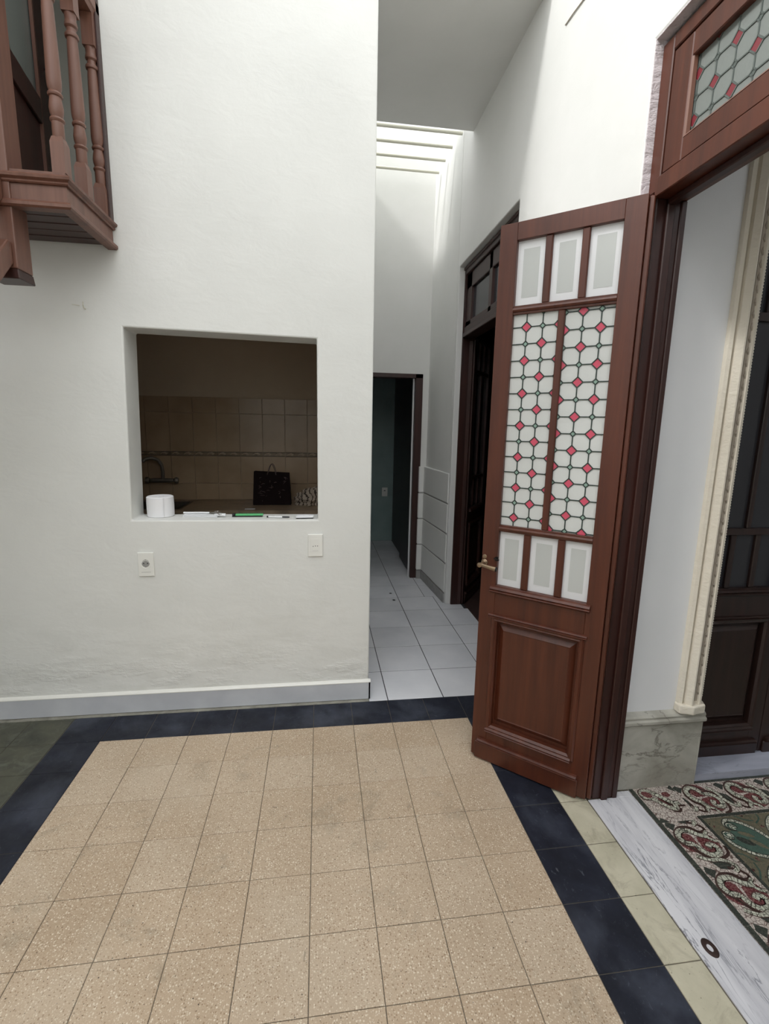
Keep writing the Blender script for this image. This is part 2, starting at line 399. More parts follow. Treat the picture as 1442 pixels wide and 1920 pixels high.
# passage: left side wall, end wall with the far doorway, slab, skylight opening
o = holed('wall_passage', [0.405, 2.5], [0, 3.72], [(0.75, 1.45, 0, 2.0)], lambda u, v, d: (-0.60 + d, u, v), 0.10, 'plaster_smooth'); struct(o)  # unseen opening added so passage light reaches the kitchen
o = holed('wall_end', [-0.60, 0.262], [0, 4.1], [(-0.5, 0.205, 0, 1.985)], lambda u, v, d: (u, 2.35 + d, v), 0.12, 'plaster_smooth')
struct(o, 'white wall at the end of the passage above the low doorway')
struct(box('ceiling', -0.50, 0.30, 0.235, 1.40, 3.51, 3.66, 'plaster_smooth'), 'grey-white slab over the passage')
# kitchen shell
struct(box('wall_kitchen_back', -3.2, -0.6, 2.008, 2.1, 0, 2.5, 'kitchen_wall'), 'dim kitchen wall tiled up to shoulder height')
struct(box('wall_kitchen_left', -3.3, -3.2, 0.405, 2.1, 0, 2.5, 'kitchen_wall'))
o = holed('wall_kitchen_right', [0.405, 2.008], [0, 2.4], [(0.75, 1.45, 0, 2.0)], lambda u, v, d: (-0.62 + d, u, v), 0.019, 'kitchen_wall'); struct(o)  # same added opening, letting fill light through the kitchen lining
struct(box('ceiling_kitchen', -3.2, -0.60, 0.405, 2.1, 2.2, 2.32, 'kitchen_wall'))
# upper room behind the landing
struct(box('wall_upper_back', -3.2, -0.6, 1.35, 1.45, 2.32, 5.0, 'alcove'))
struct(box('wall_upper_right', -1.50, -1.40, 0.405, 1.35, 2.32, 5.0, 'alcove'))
struct(box('wall_upper_left', -3.35, -3.2, 0.4, 1.45, 2.32, 5.0, 'hall_plaster'))
struct(box('landing_shade_roof', -3.2, -1.70, -1.3, 0.235, 4.0, 4.1, 'plaster_smooth'))  # unseen roof slab added to shade the landing and the wall below
struct(box('ceiling_upper', -3.2, -0.6, 0.405, 1.45, 4.95, 5.05, 'hall_plaster'))
# room behind the second doorway, its unlit dark painted into the walls
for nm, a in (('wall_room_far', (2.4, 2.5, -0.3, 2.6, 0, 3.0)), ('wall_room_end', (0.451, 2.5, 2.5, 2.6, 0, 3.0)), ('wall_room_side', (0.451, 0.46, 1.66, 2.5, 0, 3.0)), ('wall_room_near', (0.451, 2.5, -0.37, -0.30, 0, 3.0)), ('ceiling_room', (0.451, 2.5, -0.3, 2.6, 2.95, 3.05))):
    struct(box(nm, *a, 'wood_unlit_black'))
# bathroom behind the low far doorway
struct(box('wall_bath_back', -1.4, 0.2, 3.95, 4.05, 0, 2.5, 'teal_tile'), 'dim teal tiled wall beyond the low doorway')
struct(box('wall_bath_right', 0.19, 0.29, 2.47, 4.05, 0, 2.5, 'wood_unlit_black'))
struct(box('wall_bath_left', -1.5, -1.4, 2.3, 4.05, 0, 2.5, 'teal_tile'))
struct(box('wall_bath_front', -1.5, -0.6, 2.1, 2.47, 0, 2.5, 'teal_tile'))
struct(box('ceiling_bath', -1.5, 0.3, 2.471, 4.05, 2.4, 2.5, 'plaster_smooth'))
for i, (z0, z1) in enumerate(((0.0, 0.6), (0.6, 1.2), (1.2, 1.82), (1.9, 2.4))):
    for k in range(5):
        t = box('wall_tile', -1.39 + k * 0.318, -1.39 + k * 0.318 + 0.313, 3.943, 3.95, z0 + 0.003, z1 - 0.003, 'teal_tile', bpy.data.objects['wall_bath_back'])
# hall behind the big doorway
o = box('wall_hall', 0.452, 0.822, -0.548, -0.371, 0, 3.3, 'hall_plaster'); struct(o, 'pale grey wall strip between the brown door frame and the moulded trim')
struct(box('wall_hall_far', 2.6, 2.7, -4.8, -0.3, 0, 3.3, 'hall_plaster'))
struct(box('wall_hall_back', 0.452, 2.7, -4.9, -4.8, 0, 3.3, 'hall_plaster'))
struct(box('wall_hall_above', 0.822, 2.6, -0.548, -0.371, 2.75, 3.3, 'hall_plaster'))
struct(box('wall_hall_right', 1.70, 2.6, -0.548, -0.371, 0, 2.75, 'hall_plaster'))
o = holed('ceiling_hall', [0.452, 2.7], [-4.9, -0.3], [(0.9, 2.3, -3.9, -2.2)], lambda u, v, d: (u, v, 3.3 + d), 0.1, 'hall_plaster'); struct(o)  # unseen ceiling opening added to brighten the hall

# old mauve-ish reveal edge on the big doorway
b = MB()
b.box(0.3005, 0.338, -0.5665, -0.5625, 0.0, 2.7155); b.box(0.3005, 0.338, -1.69, -0.5625, 2.7155, 2.7195)
struct(b.obj('trim_1', 'old_plaster'), 'rough unpainted plaster reveal round the big brown door frame')

# ------------------------------------------------------------------ floor
floor = struct(box('floor', -3.3, 2.8, -5.4, 4.1, -0.12, -0.003, 'grout'), 'patio floor of beige terrazzo tiles with a black border')
_tm = {}
def tilemesh(wx, wy, mat, bev=0.0015, h=0.009):
    k = (round(wx, 4), round(wy, 4), mat)
    if k not in _tm:
        b = MB(); a, c = wx / 2, wy / 2
        vs = [(sx * a, sy * c, -h) for sx, sy in ((-1, -1), (1, -1), (1, 1), (-1, 1))]
        vs += [(sx * a, sy * c, -bev) for sx, sy in ((-1, -1), (1, -1), (1, 1), (-1, 1))]
        vs += [(sx * (a - bev), sy * (c - bev), 0) for sx, sy in ((-1, -1), (1, -1), (1, 1), (-1, 1))]
        fs = [(i, (i + 1) % 4, 4 + (i + 1) % 4, 4 + i) for i in range(4)] + [(4 + i, 4 + (i + 1) % 4, 8 + (i + 1) % 4, 8 + i) for i in range(4)] + [(8, 9, 10, 11)]
        b.add(vs, fs); _tm[k] = b.mesh('tile', mat)
    return _tm[k]
def tile(name, x0, x1, y0, y1, mat, gap=0.0022, z=0.0, parent=floor, jit=0.0004):
    me = tilemesh(x1 - x0 - gap, y1 - y0 - gap, mat)
    return link(name, me, parent, ((x0 + x1) / 2, (y0 + y1) / 2, z + random.uniform(-jit, jit)))
for c in range(9):
    for r in range(14):
        tile('terrazzo_tile', -0.2 * (c + 1), -0.2 * c, -0.2 * (r + 1), -0.2 * r, 'terrazzo')
for c in range(-1, 10):
    tile('black_tile', -0.2 * (c + 1), -0.2 * c, 0.0, 0.2, 'black')
for r in range(14):
    tile('black_tile', 0, 0.2, -0.2 * (r + 1), -0.2 * r, 'black')
    tile('black_tile', -2.0, -1.8, -0.2 * (r + 1), -0.2 * r, 'black')
    tile('cream_stone', 0.2, 0.318, -0.2 * (r + 1), -0.2 * r, 'cream', 0.003)
for r in range(-1, 14):
    for c in range(4):
        tile('black_tile' if r == 2 else 'green_tile', -2.0 - 0.2 * (c + 1), -2.0 - 0.2 * c, -0.2 * (r + 1), -0.2 * r, 'black' if r == 2 else 'green_stone', 0.003)
tile('cream_stone', 0.2, 0.298, 0, 0.2, 'cream')
# white tiles of the passage
xs = [-0.5, -0.393, -0.078, 0.24, 0.47]; ys = [0.2, 0.517, 0.846, 1.165, 1.492, 1.80, 2.117, 2.44, 2.77, 3.10, 3.42, 3.74, 3.95]
passage = struct(box('floor_passage', -0.6, 0.35, 0.2, 3.95, -0.0029, -0.0012, 'grout_dark'))
for i in range(len(ys) - 1):
    for j in range(4):
        x0, x1 = xs[j], xs[j + 1]
        if ys[i] > 2.3:
            if j == 3: continue
            x1 = min(x1, 0.19)
            tile('white_tile', x0, x1, ys[i], ys[i + 1], 'white_tile', 0.004, 0, passage)
            if j == 0:
                tile('white_tile', x0 - 0.32, x0, ys[i], ys[i + 1], 'white_tile', 0.004, 0, passage)
            continue
        if ys[i] >= 1.6:
            if j == 3: continue
            if j == 2:
                tile('white_tile', x0, 0.165, ys[i], ys[i + 1], 'white_tile', 0.004, 0, passage); tile('white_tile', 0.165, 0.30, ys[i], ys[i + 1], 'white_tile', 0.003, 0, passage); continue
        if ys[i] > 1.45 and j == 3: tile('white_tile', x0, 0.30, 1.64, ys[i + 1], 'white_tile', 0.003, 0, passage); tile('white_tile', x0, 0.44, ys[i], 1.64, 'white_tile', 0.004, 0, passage); continue
        if j == 3 and ys[i] < 0.4: x1 = 0.30
        tile('white_tile', x0, x1, ys[i], ys[i + 1], 'white_tile', 0.004, 0, passage)
b = MB(); b.box(0.30, 0.47, 0.52, 1.6, -0.002, -0.0012); struct(b.obj('floor_doorway', 'grout_dark'))
for x, y in ((-0.128, 1.905), (-0.123, 1.733)):
    b = MB(); b.lathe([(0.004, 0), (0.0125, 0.0006), (0.0125, 0.0016), (0.0, 0.0016)], (0, 0, 0), 14)
    o = b.obj('drain_hole', 'blackp'); o.location = (x, y, 0.0003)
    tag(o, 'small black round plug in the white tiles, the %s of the two' % ('farther' if y > 1.8 else 'nearer'), 'floor plug', 'small black plugs in the passage floor')
struct(box('floor_room', 0.46, 2.4, -0.3, 2.5, -0.003, -0.001, 'red_floor'))
# strip of dusty mortar between border tiles and wall
struct(box('trim_2', -3.2, -0.5, 0.201, 0.233, -0.003, 0.0005, 'mortar'), 'crumbly mortar strip under the white baseboard')
# baseboards
b = MB()
b.prism([(0.2345, 0.004), (0.221, 0.004), (0.221, 0.102), (0.224, 0.107), (0.2345, 0.109)], -3.19, -0.492, lambda p, q, t: (t, p, q))
b.prism([(0, 0.004), (0.008, 0.004), (0.008, 0.102), (0.0, 0.107)], 0.221, 0.40, lambda p, q, t: (-0.5 + p, t, q))
bfo = struct(b.obj('baseboard_front', 'baseboard'), 'pale grey-white baseboard under the pass-through wall')
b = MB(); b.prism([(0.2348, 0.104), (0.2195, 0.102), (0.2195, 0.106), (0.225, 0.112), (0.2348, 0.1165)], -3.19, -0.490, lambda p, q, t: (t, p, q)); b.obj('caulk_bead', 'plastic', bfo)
struct(box('baseboard_right', 0.29, 0.30, -0.56, 0.49, 0, 0.1, 'baseboard'))

# dado of plaster blocks at the far right pier
dado = struct(empty('trim_3'), 'white block dado on the passage pier')
zs = [0.088, 0.352, 0.612, 0.868, 1.128]
for i in range(4):
    g = 0.012; z0, z1 = zs[i] + g * 0.5, zs[i + 1] - g * 0.5
    b = MB()
    prof = [(0.188, 2.36), (0.188, 2.312), (0.236, 2.312), (0.292, 1.634), (0.318, 1.634), (0.275, 2.36)]
    b.prism(prof, z0, z1, lambda p, q, t: (p, q, t))
    b.obj('dado_block', 'plaster_smooth', dado, False, 0.006, 2)
b = MB(); b.prism([(0.194, 2.36), (0.194, 2.318), (0.241, 2.318), (0.297, 1.640), (0.318, 1.640), (0.275, 2.36)], 0.088, 1.12, lambda p, q, t: (p, q, t)); b.obj('joint_backing', 'grey_stone', dado)
b = MB(); b.prism([(0.192, 2.36), (0.192, 2.309), (0.233, 2.309), (0.287, 1.632), (0.335, 1.630), (0.335, 1.66), (0.275, 2.36)], 0.0, 0.084, lambda p, q, t: (p, q, t)); b.obj('stone_base', 'grey_stone', dado, False, 0.003)
box('end_strip', 0.303, 0.335, 1.625, 1.66, 0.084, 2.70, 'plaster_smooth', dado, 0.004)

# ------------------------------------------------------------------ leaf builder
def clip(poly, x0, x1, z0, z1):
    for ax, lim, sg in ((0, x0, 1), (0, x1, -1), (1, z0, 1), (1, z1, -1)):
        out = []
        for i in range(len(poly)):
            a, c = poly[i], poly[(i + 1) % len(poly)]
            ia, ic = (a[ax] - lim) * sg >= 0, (c[ax] - lim) * sg >= 0
            if ia: out.append(a)
            if ia != ic:
                t = (lim - a[ax]) / (c[ax] - a[ax]); out.append((a[0] + t * (c[0] - a[0]), a[1] + t * (c[1] - a[1])))
        poly = out
        if len(poly) < 3: return []
    return poly
def area(p): return abs(sum(p[i][0] * p[(i + 1) % len(p)][1] - p[(i + 1) % len(p)][0] * p[i][1] for i in range(len(p)))) / 2
def leaded(parent, x0, x1, z0, z1, nx, nz, px_, pz_, par, y, mats, fn=None, hr=0.0195, hg=0.0105, flip=None):
    """lattice of octagons with red and green diamonds at alternate nodes; (nx,nz) is a red node when par=0"""
    fn = fn or (lambda p, q, t: (p, t, q))
    root = link('leaded_panel', None, parent)
    lw = 0.0016
    def H(i, j):
        if flip and flip(nx + i * px_): return 0.004
        return hr if (i + j + par) % 2 == 0 else hg
    i0 = int((x0 - nx) / px_) - 2; i1 = int((x1 - nx) / px_) + 2; j0 = int((z0 - nz) / pz_) - 2; j1 = int((z1 - nz) / pz_) + 2
    came = MB(); g = lw
    def bar(a, c):
        # clipped strip
        dx, dz = c[0] - a[0], c[1] - a[1]; l = math.hypot(dx, dz); nxn, nzn = -dz / l * lw * 1.25, dx / l * lw * 1.25
        p = clip([(a[0] + nxn, a[1] + nzn), (a[0] - nxn, a[1] - nzn), (c[0] - nxn, c[1] - nzn), (c[0] + nxn, c[1] + nzn)], x0, x1, z0, z1)
        if p and area(p) > 1e-7: came.prism(p, y - 0.004, y + 0.0028, fn)
    for i in range(i0, i1 + 1):
        for j in range(j0, j1 + 1):
            cx, cz = nx + i * px_, nz + j * pz_; h = H(i, j)
            d = clip([(cx - h + g, cz), (cx, cz - h + g), (cx + h - g, cz), (cx, cz + h - g)], x0, x1, z0, z1)
            if d and area(d) > 2e-5 and h > 0.005:
                b = MB(); b.prism(d, y - 0.003, y + 0.0014, fn); b.obj('red_diamond' if h == hr else 'green_diamond', mats[1] if h == hr else mats[2], root)
            for a, c in (((cx - h, cz), (cx, cz - h)), ((cx, cz - h), (cx + h, cz)), ((cx + h, cz), (cx, cz + h)), ((cx, cz + h), (cx - h, cz))): bar(a, c)
            bar((cx + h, cz), (cx + px_ - H(i + 1, j), cz)); bar((cx, cz + h), (cx, cz + pz_ - H(i, j + 1)))
            # octagon up-right of this node
            A, B, Cc, D = H(i, j), H(i + 1, j), H(i + 1, j + 1), H(i, j + 1)
            X, Z = cx + px_, cz + pz_
            oc = [(cx + A, cz + g), (X - B, cz + g), (X - g, cz + B), (X - g, Z - Cc), (X - Cc, Z - g), (cx + D, Z - g), (cx + g, Z - D), (cx + g, cz + A)]
            oc = clip(oc, x0, x1, z0, z1)
            if oc and area(oc) > 5e-5:
                b = MB(); b.prism(oc, y - 0.003, y + 0.0006, fn); b.obj('glass_piece', mats[0], root)
    came.obj('lead_came', mats[3] if len(mats) > 3 else 'came', root)
    return root

def build_leaf(name, mat, fancy=True, glass='dark_pane', W=0.5, zt=2.255, zb=0.012):
    """local: x from hinge (0) to free edge (W), y = +front, z up"""
    root = empty(name)
    def bx(n, x0, x1, z0, z1, y0=-0.04, y1=0.0, bev=0.003, m=mat): return box(n, x0, x1, y0, y1, z0, z1, m, root, bev if n not in ('stile', 'rail') else 0.0012)
    bx('stile', 0.0, 0.067, zb, zt); bx('stile', 0.432, W, zb, zt)
    bx('rail', 0.067, 0.432, 2.192, zt); bx('rail', 0.067, 0.432, 0.69, 0.835); bx('rail', 0.067, 0.432, zb, 0.172)
    bx('rail', 0.067, 0.432, 1.926, 1.958, -0.036, -0.004); bx('rail', 0.067, 0.432, 1.070, 1.098, -0.036, -0.004)
    for s in (0.301, 0.173): bx('muntin', s, s + 0.026, 1.958, 2.192, -0.036, -0.006)
    for s in (0.301, 0.166): bx('muntin', s, s + 0.028, 0.835, 1.070, -0.036, -0.006)
    bx('muntin', 0.237, 0.262, 1.098, 1.926, -0.036, -0.005)
    if fancy:
        # rounded beads on the bars
        for z in (1.942, 1.084):
            b = MB(); b.prism([(-0.006, z - 0.008), (0.001, z - 0.007), (0.004, z), (0.001, z + 0.007), (-0.006, z + 0.008)], 0.067, 0.432, lambda p, q, t: (t, p, q)); b.obj('bead', mat, root)
    # panes
    for s0, s1 in ((0.067, 0.173), (0.199, 0.301), (0.327, 0.432)):
        for z0, z1 in ((1.958, 2.192), (0.835, 1.070)):
            if z0 < 1:
                s0b, s1b = {0.067: (0.067, 0.166), 0.199: (0.194, 0.301), 0.327: (0.329, 0.432)}[s0]
            else: s0b, s1b = s0, s1
            p = box('pane', s0b, s1b, -0.024, -0.020, z0, z1, 'pane_white' if fancy else glass, root)
            if fancy:
                q = box('frosted_center', s0b + 0.022, s1b - 0.022, -0.0201, -0.0192, z0 + 0.03, z1 - 0.03, 'pane_frost', p)
    if fancy:
        leaded(root, 0.262, 0.432, 1.098, 1.926, 0.380, 1.879, 0.0617, 0.0622, 0, -0.018, ('lead_white', 'lead_red', 'lead_green'), flip=lambda s: s > 0.43)
        leaded(root, 0.067, 0.237, 1.098, 1.926, 0.1755, 1.9165, 0.0625, 0.0626, 0, -0.018, ('lead_white', 'lead_red', 'lead_green'))
    else:
        box('pane', 0.262, 0.432, -0.024, -0.020, 1.098, 1.926, glass, root); box('pane', 0.067, 0.237, -0.024, -0.020, 1.098, 1.926, glass, root)
    # lower panel: recessed with a raised field
    box('panel_ground', 0.060, 0.44, -0.030, -0.022, 0.165, 0.70, mat, root)
    b = MB(); x0, x1, z0, z1 = 0.092, 0.410, 0.20, 0.66; c = 0.022
    b.add([(x0, -0.022, z0), (x1, -0.022, z0), (x1, -0.022, z1), (x0, -0.022, z1), (x0 + c, -0.008, z0 + c), (x1 - c, -0.008, z0 + c), (x1 - c, -0.008, z1 - c), (x0 + c, -0.008, z1 - c),
           (x0 + c + .004, -0.010, z0 + c + .004), (x1 - c - .004, -0.010, z0 + c + .004), (x1 - c - .004, -0.010, z1 - c - .004), (x0 + c + .004, -0.010, z1 - c - .004)],
          [(0, 1, 5, 4), (1, 2, 6, 5), (2, 3, 7, 6), (3, 0, 4, 7), (4, 5, 9, 8), (5, 6, 10, 9), (6, 7, 11, 10), (7, 4, 8, 11), (8, 9, 10, 11)])
    b.obj('raised_panel', mat, root)
    # bolection mouldings around the panel
    def mould(nm, xa, xb, za, zb_, wdt, h):
        b = MB(); prof = [(0, 0), (0, h * 0.5), (wdt * 0.25, h), (wdt * 0.55, h * 0.75), (wdt * 0.7, h * 0.9), (wdt, h * 0.2), (wdt, -0.02), (0, -0.02)]
        rects = [(xa + p, xb - p, za + p, zb_ - p, q) for p, q in prof]
        vs = []
        for r in rects: vs += [(r[0], r[4], r[2]), (r[1], r[4], r[2]), (r[1], r[4], r[3]), (r[0], r[4], r[3])]
        n = len(rects); fs = [(k * 4 + i, k * 4 + (i + 1) % 4, ((k + 1) % n) * 4 + (i + 1) % 4, ((k + 1) % n) * 4 + i) for k in range(n) for i in range(4)]
        b.add(vs, fs); return b.obj(nm, mat, root)
    mould('panel_moulding', 0.060, 0.440, 0.160, 0.700, 0.026, 0.012)
    def hbar(nm, x0, x1, z, h, d):
        b = MB(); b.prism([(-0.002, z - h), (d * 0.55, z - h * 0.9), (d, z - h * 0.35), (d * 0.6, z), (d * 0.9, z + h * 0.25), (d * 0.5, z + h * 0.7), (-0.002, z + h)], x0, x1, lambda p, q, t: (t, p, q)); return b.obj(nm, mat, root)
    hbar('sill_moulding', 0.052, 0.452, 0.818, 0.016, 0.020)
    hbar('shelf_moulding', 0.052, 0.452, 0.700, 0.010, 0.016)
    hbar('base_moulding', 0.070, 0.436, 0.163, 0.013, 0.020)
    bx('kick_board', 0.035, 0.482, zb - 0.006, 0.088, 0.0, 0.010)
    hbar('drip_moulding', 0.040, 0.470, 0.096, 0.010, 0.022)
    bx('hinge_edge', -0.018, -0.0005, zb, zt - 0.004, -0.052, -0.012)
    return root
HX, HY = 0.30, -0.612
ANG = math.radians(138.4)
leaf = build_leaf('door_leaf', 'wood')
leaf.location = (HX, HY, 0); leaf.rotation_euler = (0, 0, ANG)
tag(leaf, 'open tall reddish-brown door leaf with rose-diamond leaded glass and white frosted panes', 'door')
# lever handle (local coordinates of the leaf)
hd = link('handle', None, leaf)
b = MB(); b.lathe([(0.0145, 0.0), (0.0145, 0.004), (0.011, 0.006), (0.0, 0.006)], (0.487, 0.0, 0.928), 18, 0, 'y'); b.lathe([(0.010, 0.0), (0.010, 0.004), (0.0, 0.005)], (0.487, 0.0, 0.953), 14, 0, 'y'); b.obj('escutcheon', 'brass', hd, False, 0.002, 2)
b = MB(); b.lathe([(0.010, 0), (0.010, 0.006), (0.007, 0.010), (0.007, 0.045), (0.010, 0.048), (0.010, 0.056), (0.0, 0.058)], (0.487, 0.003, 0.928), 16, 0, 'y'); b.obj('spindle', 'brass', hd, True)
b = MB(); b.tube([(0.488, 0.050, 0.930), (0.470, 0.054, 0.928), (0.445, 0.056, 0.925), (0.415, 0.056, 0.922)], [0.007, 0.0065, 0.008, 0.0105], 14); b.obj('lever', 'brass', hd, True)
b = MB(); b.tube([(0.4155, 0.056, 0.922), (0.411, 0.056, 0.9215)], [0.0108, 0.009], 14); b.obj('lever_tip', 'iron', hd, True)
b = MB(); b.tube([(0.446, 0.002, 0.952), (0.430, 0.012, 0.951), (0.420, 0.012, 0.9505)], [0.003, 0.003, 0.0035], 8); b.box(0.428, 0.440, -0.001, 0.003, 0.942, 0.960); b.obj('thumb_bolt', 'iron', leaf, True)

# ------------------------------------------------------------------ big doorway frame with transom
d1 = struct(empty('door_1'), 'brown frame of the big doorway with a leaded transom window')
YF0, YF1 = -1.69, -0.5665
def fb(n, *a, bev=0.003, m='wood_dark'): return box(n, *a, m, d1, bev)
fb('jamb', 0.338, 0.446, -0.600, YF1, 0, 2.70, m='wood_dark'); fb('jamb', 0.338, 0.446, YF0, -1.656, 0, 2.70)
fb('jamb_stop', 0.372, 0.400, -0.612, -0.600, 0, 2.245); fb('jamb_stop', 0.425, 0.446, -0.606, -0.600, 0, 2.245)
fb('architrave', 0.326, 0.338, -0.618, YF1, 2.262, 2.70, m='wood'); fb('architrave', 0.326, 0.338, -0.592, YF1, 0, 2.262, m='wood')
fb('architrave', 0.326, 0.338, YF0, -1.64, 0, 2.70, m='wood'); fb('architrave', 0.326, 0.338, -1.64, -0.618, 2.655, 2.70, m='wood')
fb('head', 0.338, 0.446, -1.656, -0.600, 2.655, 2.70)
fb('transom_bar', 0.324, 0.446, -1.656, -0.600, 2.245, 2.305, m='wood')
fb('transom_bar', 0.372, 0.400, -1.656, -0.600, 2.226, 2.245)
# sash
for n, y0, y1, z0, z1 in (('sash', -0.700, -0.620, 2.308, 2.652), ('sash', -1.640, -1.555, 2.308, 2.652), ('sash', -1.555, -0.700, 2.308, 2.372), ('sash', -1.555, -0.700, 2.585, 2.652)):
    fb(n, 0.330, 0.372, y0, y1, z0, z1, m='wood')
b = MB()
b.prism([(0.3305, 2.372), (0.334, 2.378), (0.345, 2.380), (0.345, 2.372)], -1.555, -0.700, lambda p, q, t: (p, t, q)); b.prism([(0.3305, -0.700), (0.334, -0.706), (0.345, -0.708), (0.345, -0.700)], 2.372, 2.585, lambda p, q, t: (p, q, t))
b.obj('glazing_bead', 'wood_balcony', d1)
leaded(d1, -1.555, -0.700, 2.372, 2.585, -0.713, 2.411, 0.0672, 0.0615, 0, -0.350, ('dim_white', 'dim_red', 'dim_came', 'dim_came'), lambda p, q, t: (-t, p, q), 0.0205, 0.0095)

# ------------------------------------------------------------------ second doorway frame and its open leaf
d2 = struct(empty('door_2'), 'dark brown frame of the second doorway in the passage')
def f2(n, *a, m='wood_dark'): return box(n, *a, m, d2, 0.004)
f2('jamb', 0.345, 0.445, 1.585, 1.640, 0, 2.695); f2('jamb', 0.345, 0.445, 0.495, 0.550, 0, 2.695)
f2('head', 0.345, 0.445, 0.550, 1.585, 2.640, 2.695); f2('transom_bar', 0.340, 0.445, 0.550, 1.585, 2.185, 2.215); f2('transom_bar', 0.352, 0.445, 0.550, 1.585, 2.215, 2.262)
f2('jamb_bead', 0.337, 0.345, 1.618, 1.641, 0, 2.695); f2('jamb_bead', 0.337, 0.345, 0.495, 1.641, 2.672, 2.695)
for n, y0, y1, z0, z1 in (('sash', 1.460, 1.585, 2.262, 2.640), ('sash', 1.030, 1.090, 2.262, 2.640), ('sash', 0.550, 0.670, 2.262, 2.640), ('sash', 0.55, 1.585, 2.530, 2.639), ('sash', 0.55, 1.585, 2.263, 2.300)):
    f2(n, 0.362, 0.400, y0, y1, z0, z1)
for y0, y1 in ((1.09, 1.46), (0.67, 1.03)):
    box('pane', 0.380, 0.384, y0, y1, 2.30, 2.53, 'dark_pane', d2)
l2 = build_leaf('door_leaf', 'wood_dark', False, 'dark_pane', 0.5, 2.17)
l2.location = (0.448, 1.575, 0); l2.rotation_euler = (0, 0, math.radians(55)); l2.scale = (1, -1, 1)
tag(l2, 'dark brown glazed door leaf swung into the dark room off the passage', 'door')

# ------------------------------------------------------------------ low far doorway
d3 = struct(empty('door_3'), 'thin dark brown frame of the low far doorway')
def f3(n, *a): return box(n, *a, 'wood_dark', d3, 0.003)
f3('jamb', 0.132, 0.203, 2.338, 2.47, 0, 1.984); f3('head', -0.5, 0.203, 2.338, 2.47, 1.945, 1.984)
f3('jamb', -0.5, -0.44, 2.36, 2.47, 0, 1.945)
box('door_stop', 0.119, 0.132, 2.39, 2.41, 0, 1.945, 'hall_plaster', d3)
l3 = empty('door_leaf')
box('slab', 0.150, 0.185, 2.48, 3.10, 0.01, 1.93, 'wood_unlit_black', l3, 0.003)
for z0, z1 in ((0.15, 0.85), (1.0, 1.8)):
    box('panel_field', 0.147, 0.150, 2.56, 3.02, z0, z1, 'wood_unlit_black', l3, 0.002)
tag(l3, 'blackish door leaf folded back against the right side beyond the low doorway', 'door')

# ------------------------------------------------------------------ hall: plinth, moulding, sill, dark door, threshold
pl = struct(empty('trim_4'), 'grey-veined marble plinth under the hall wall')
b = MB(); b.box(0.452, 0.822, -0.568, -0.548, 0, 0.305); b.box(0.822, 0.832, -0.568, -0.43, 0, 0.305); b.obj('marble_slab', 'plinth', pl, False, 0.002)
b = MB(); prof = [(-0.548, 0.305), (-0.580, 0.305), (-0.586, 0.312), (-0.586, 0.322), (-0.578, 0.328), (-0.580, 0.338), (-0.574, 0.345), (-0.548, 0.350)]
b.prism(prof, 0.452, 0.828, lambda p, q, t: (t, p, q)); b.obj('marble_cap', 'plinth', pl)
mo = struct(empty('trim_5'), 'cream carved moulding running up the corner of the hall wall')
prof = [(0.704, -0.548), (0.704, -0.566), (0.7155, -0.572), (0.7177, -0.560), (0.7256, -0.560), (0.7285, -0.574), (0.7443, -0.590), (0.7501, -0.590), (0.753, -0.574), (0.7674, -0.566), (0.776, -0.572), (0.7832, -0.584), (0.7933, -0.582), (0.7976, -0.566), (0.812, -0.556), (0.8149, -0.50), (0.7998, -0.48), (0.7998, -0.548)]
b = MB(); b.prism(prof, 0.385, 3.3, lambda p, q, t: (p, q, t)); b.obj('moulding_shaft', 'mould_plaster', mo)
b = MB(); b.prism([(0.6982, -0.548), (0.6982, -0.582), (0.7299, -0.594), (0.7472, -0.602), (0.7674, -0.596), (0.8091, -0.590), (0.8221, -0.560), (0.8192, -0.49), (0.8005, -0.49), (0.8005, -0.548)], 0.350, 0.387, lambda p, q, t: (p, q, t)); b.obj('moulding_foot', 'mould_plaster', mo, False, 0.005, 2)
b = MB(); b.box(0.7665, 0.7965, -0.5755, -0.560, 0.40, 3.3); b.obj('ornament_band', 'ornament', mo)  # added darker strip, shade put into its colour
b = MB()
z = 0.42
while z < 3.2:
    b.lathe([(0.0, -0.0045), (0.004, -0.0025), (0.005, 0), (0.004, 0.0025), (0.0, 0.0045)], (0.8019, -0.569, z), 6, cap=False); z += 0.0105
o = b.obj('bead_row', 'mould_plaster', mo); o['kind'] = 'stuff'
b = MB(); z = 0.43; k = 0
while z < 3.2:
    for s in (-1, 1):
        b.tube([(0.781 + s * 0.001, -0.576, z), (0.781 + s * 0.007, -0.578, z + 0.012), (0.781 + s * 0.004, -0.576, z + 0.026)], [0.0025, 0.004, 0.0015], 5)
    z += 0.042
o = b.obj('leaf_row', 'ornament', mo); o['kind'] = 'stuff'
sl = struct(box('trim_6', 0.832, 1.70, -0.555, -0.40, 0, 0.034, 'sillstone'), 'bluish stone sill under the dark hall door')
hd3 = build_leaf('door_leaf', 'wood_hall', False, 'dark_pane', 0.5, 2.255, 0.036)
hd3.location = (0.816, -0.447, 0.0); hd3.rotation_euler = (0, 0, 0); hd3.scale = (0.87, -1, 1)
tag(hd3, 'closed dark brown hall door with glazed upper part, standing on the bluish sill', 'door')
hd4 = empty('door_leaf')
for ch in list(hd3.children):
    c = ch.copy(); COL.objects.link(c); c.parent = hd4
hd4.location = (1.690, -0.447, 0.0); hd4.scale = (-0.87, -1, 1)
tag(hd4, 'second dark brown hall door leaf, right of the first one at the photo edge', 'door')
d4 = struct(empty('door_4'), 'dark head and transom over the hall door')
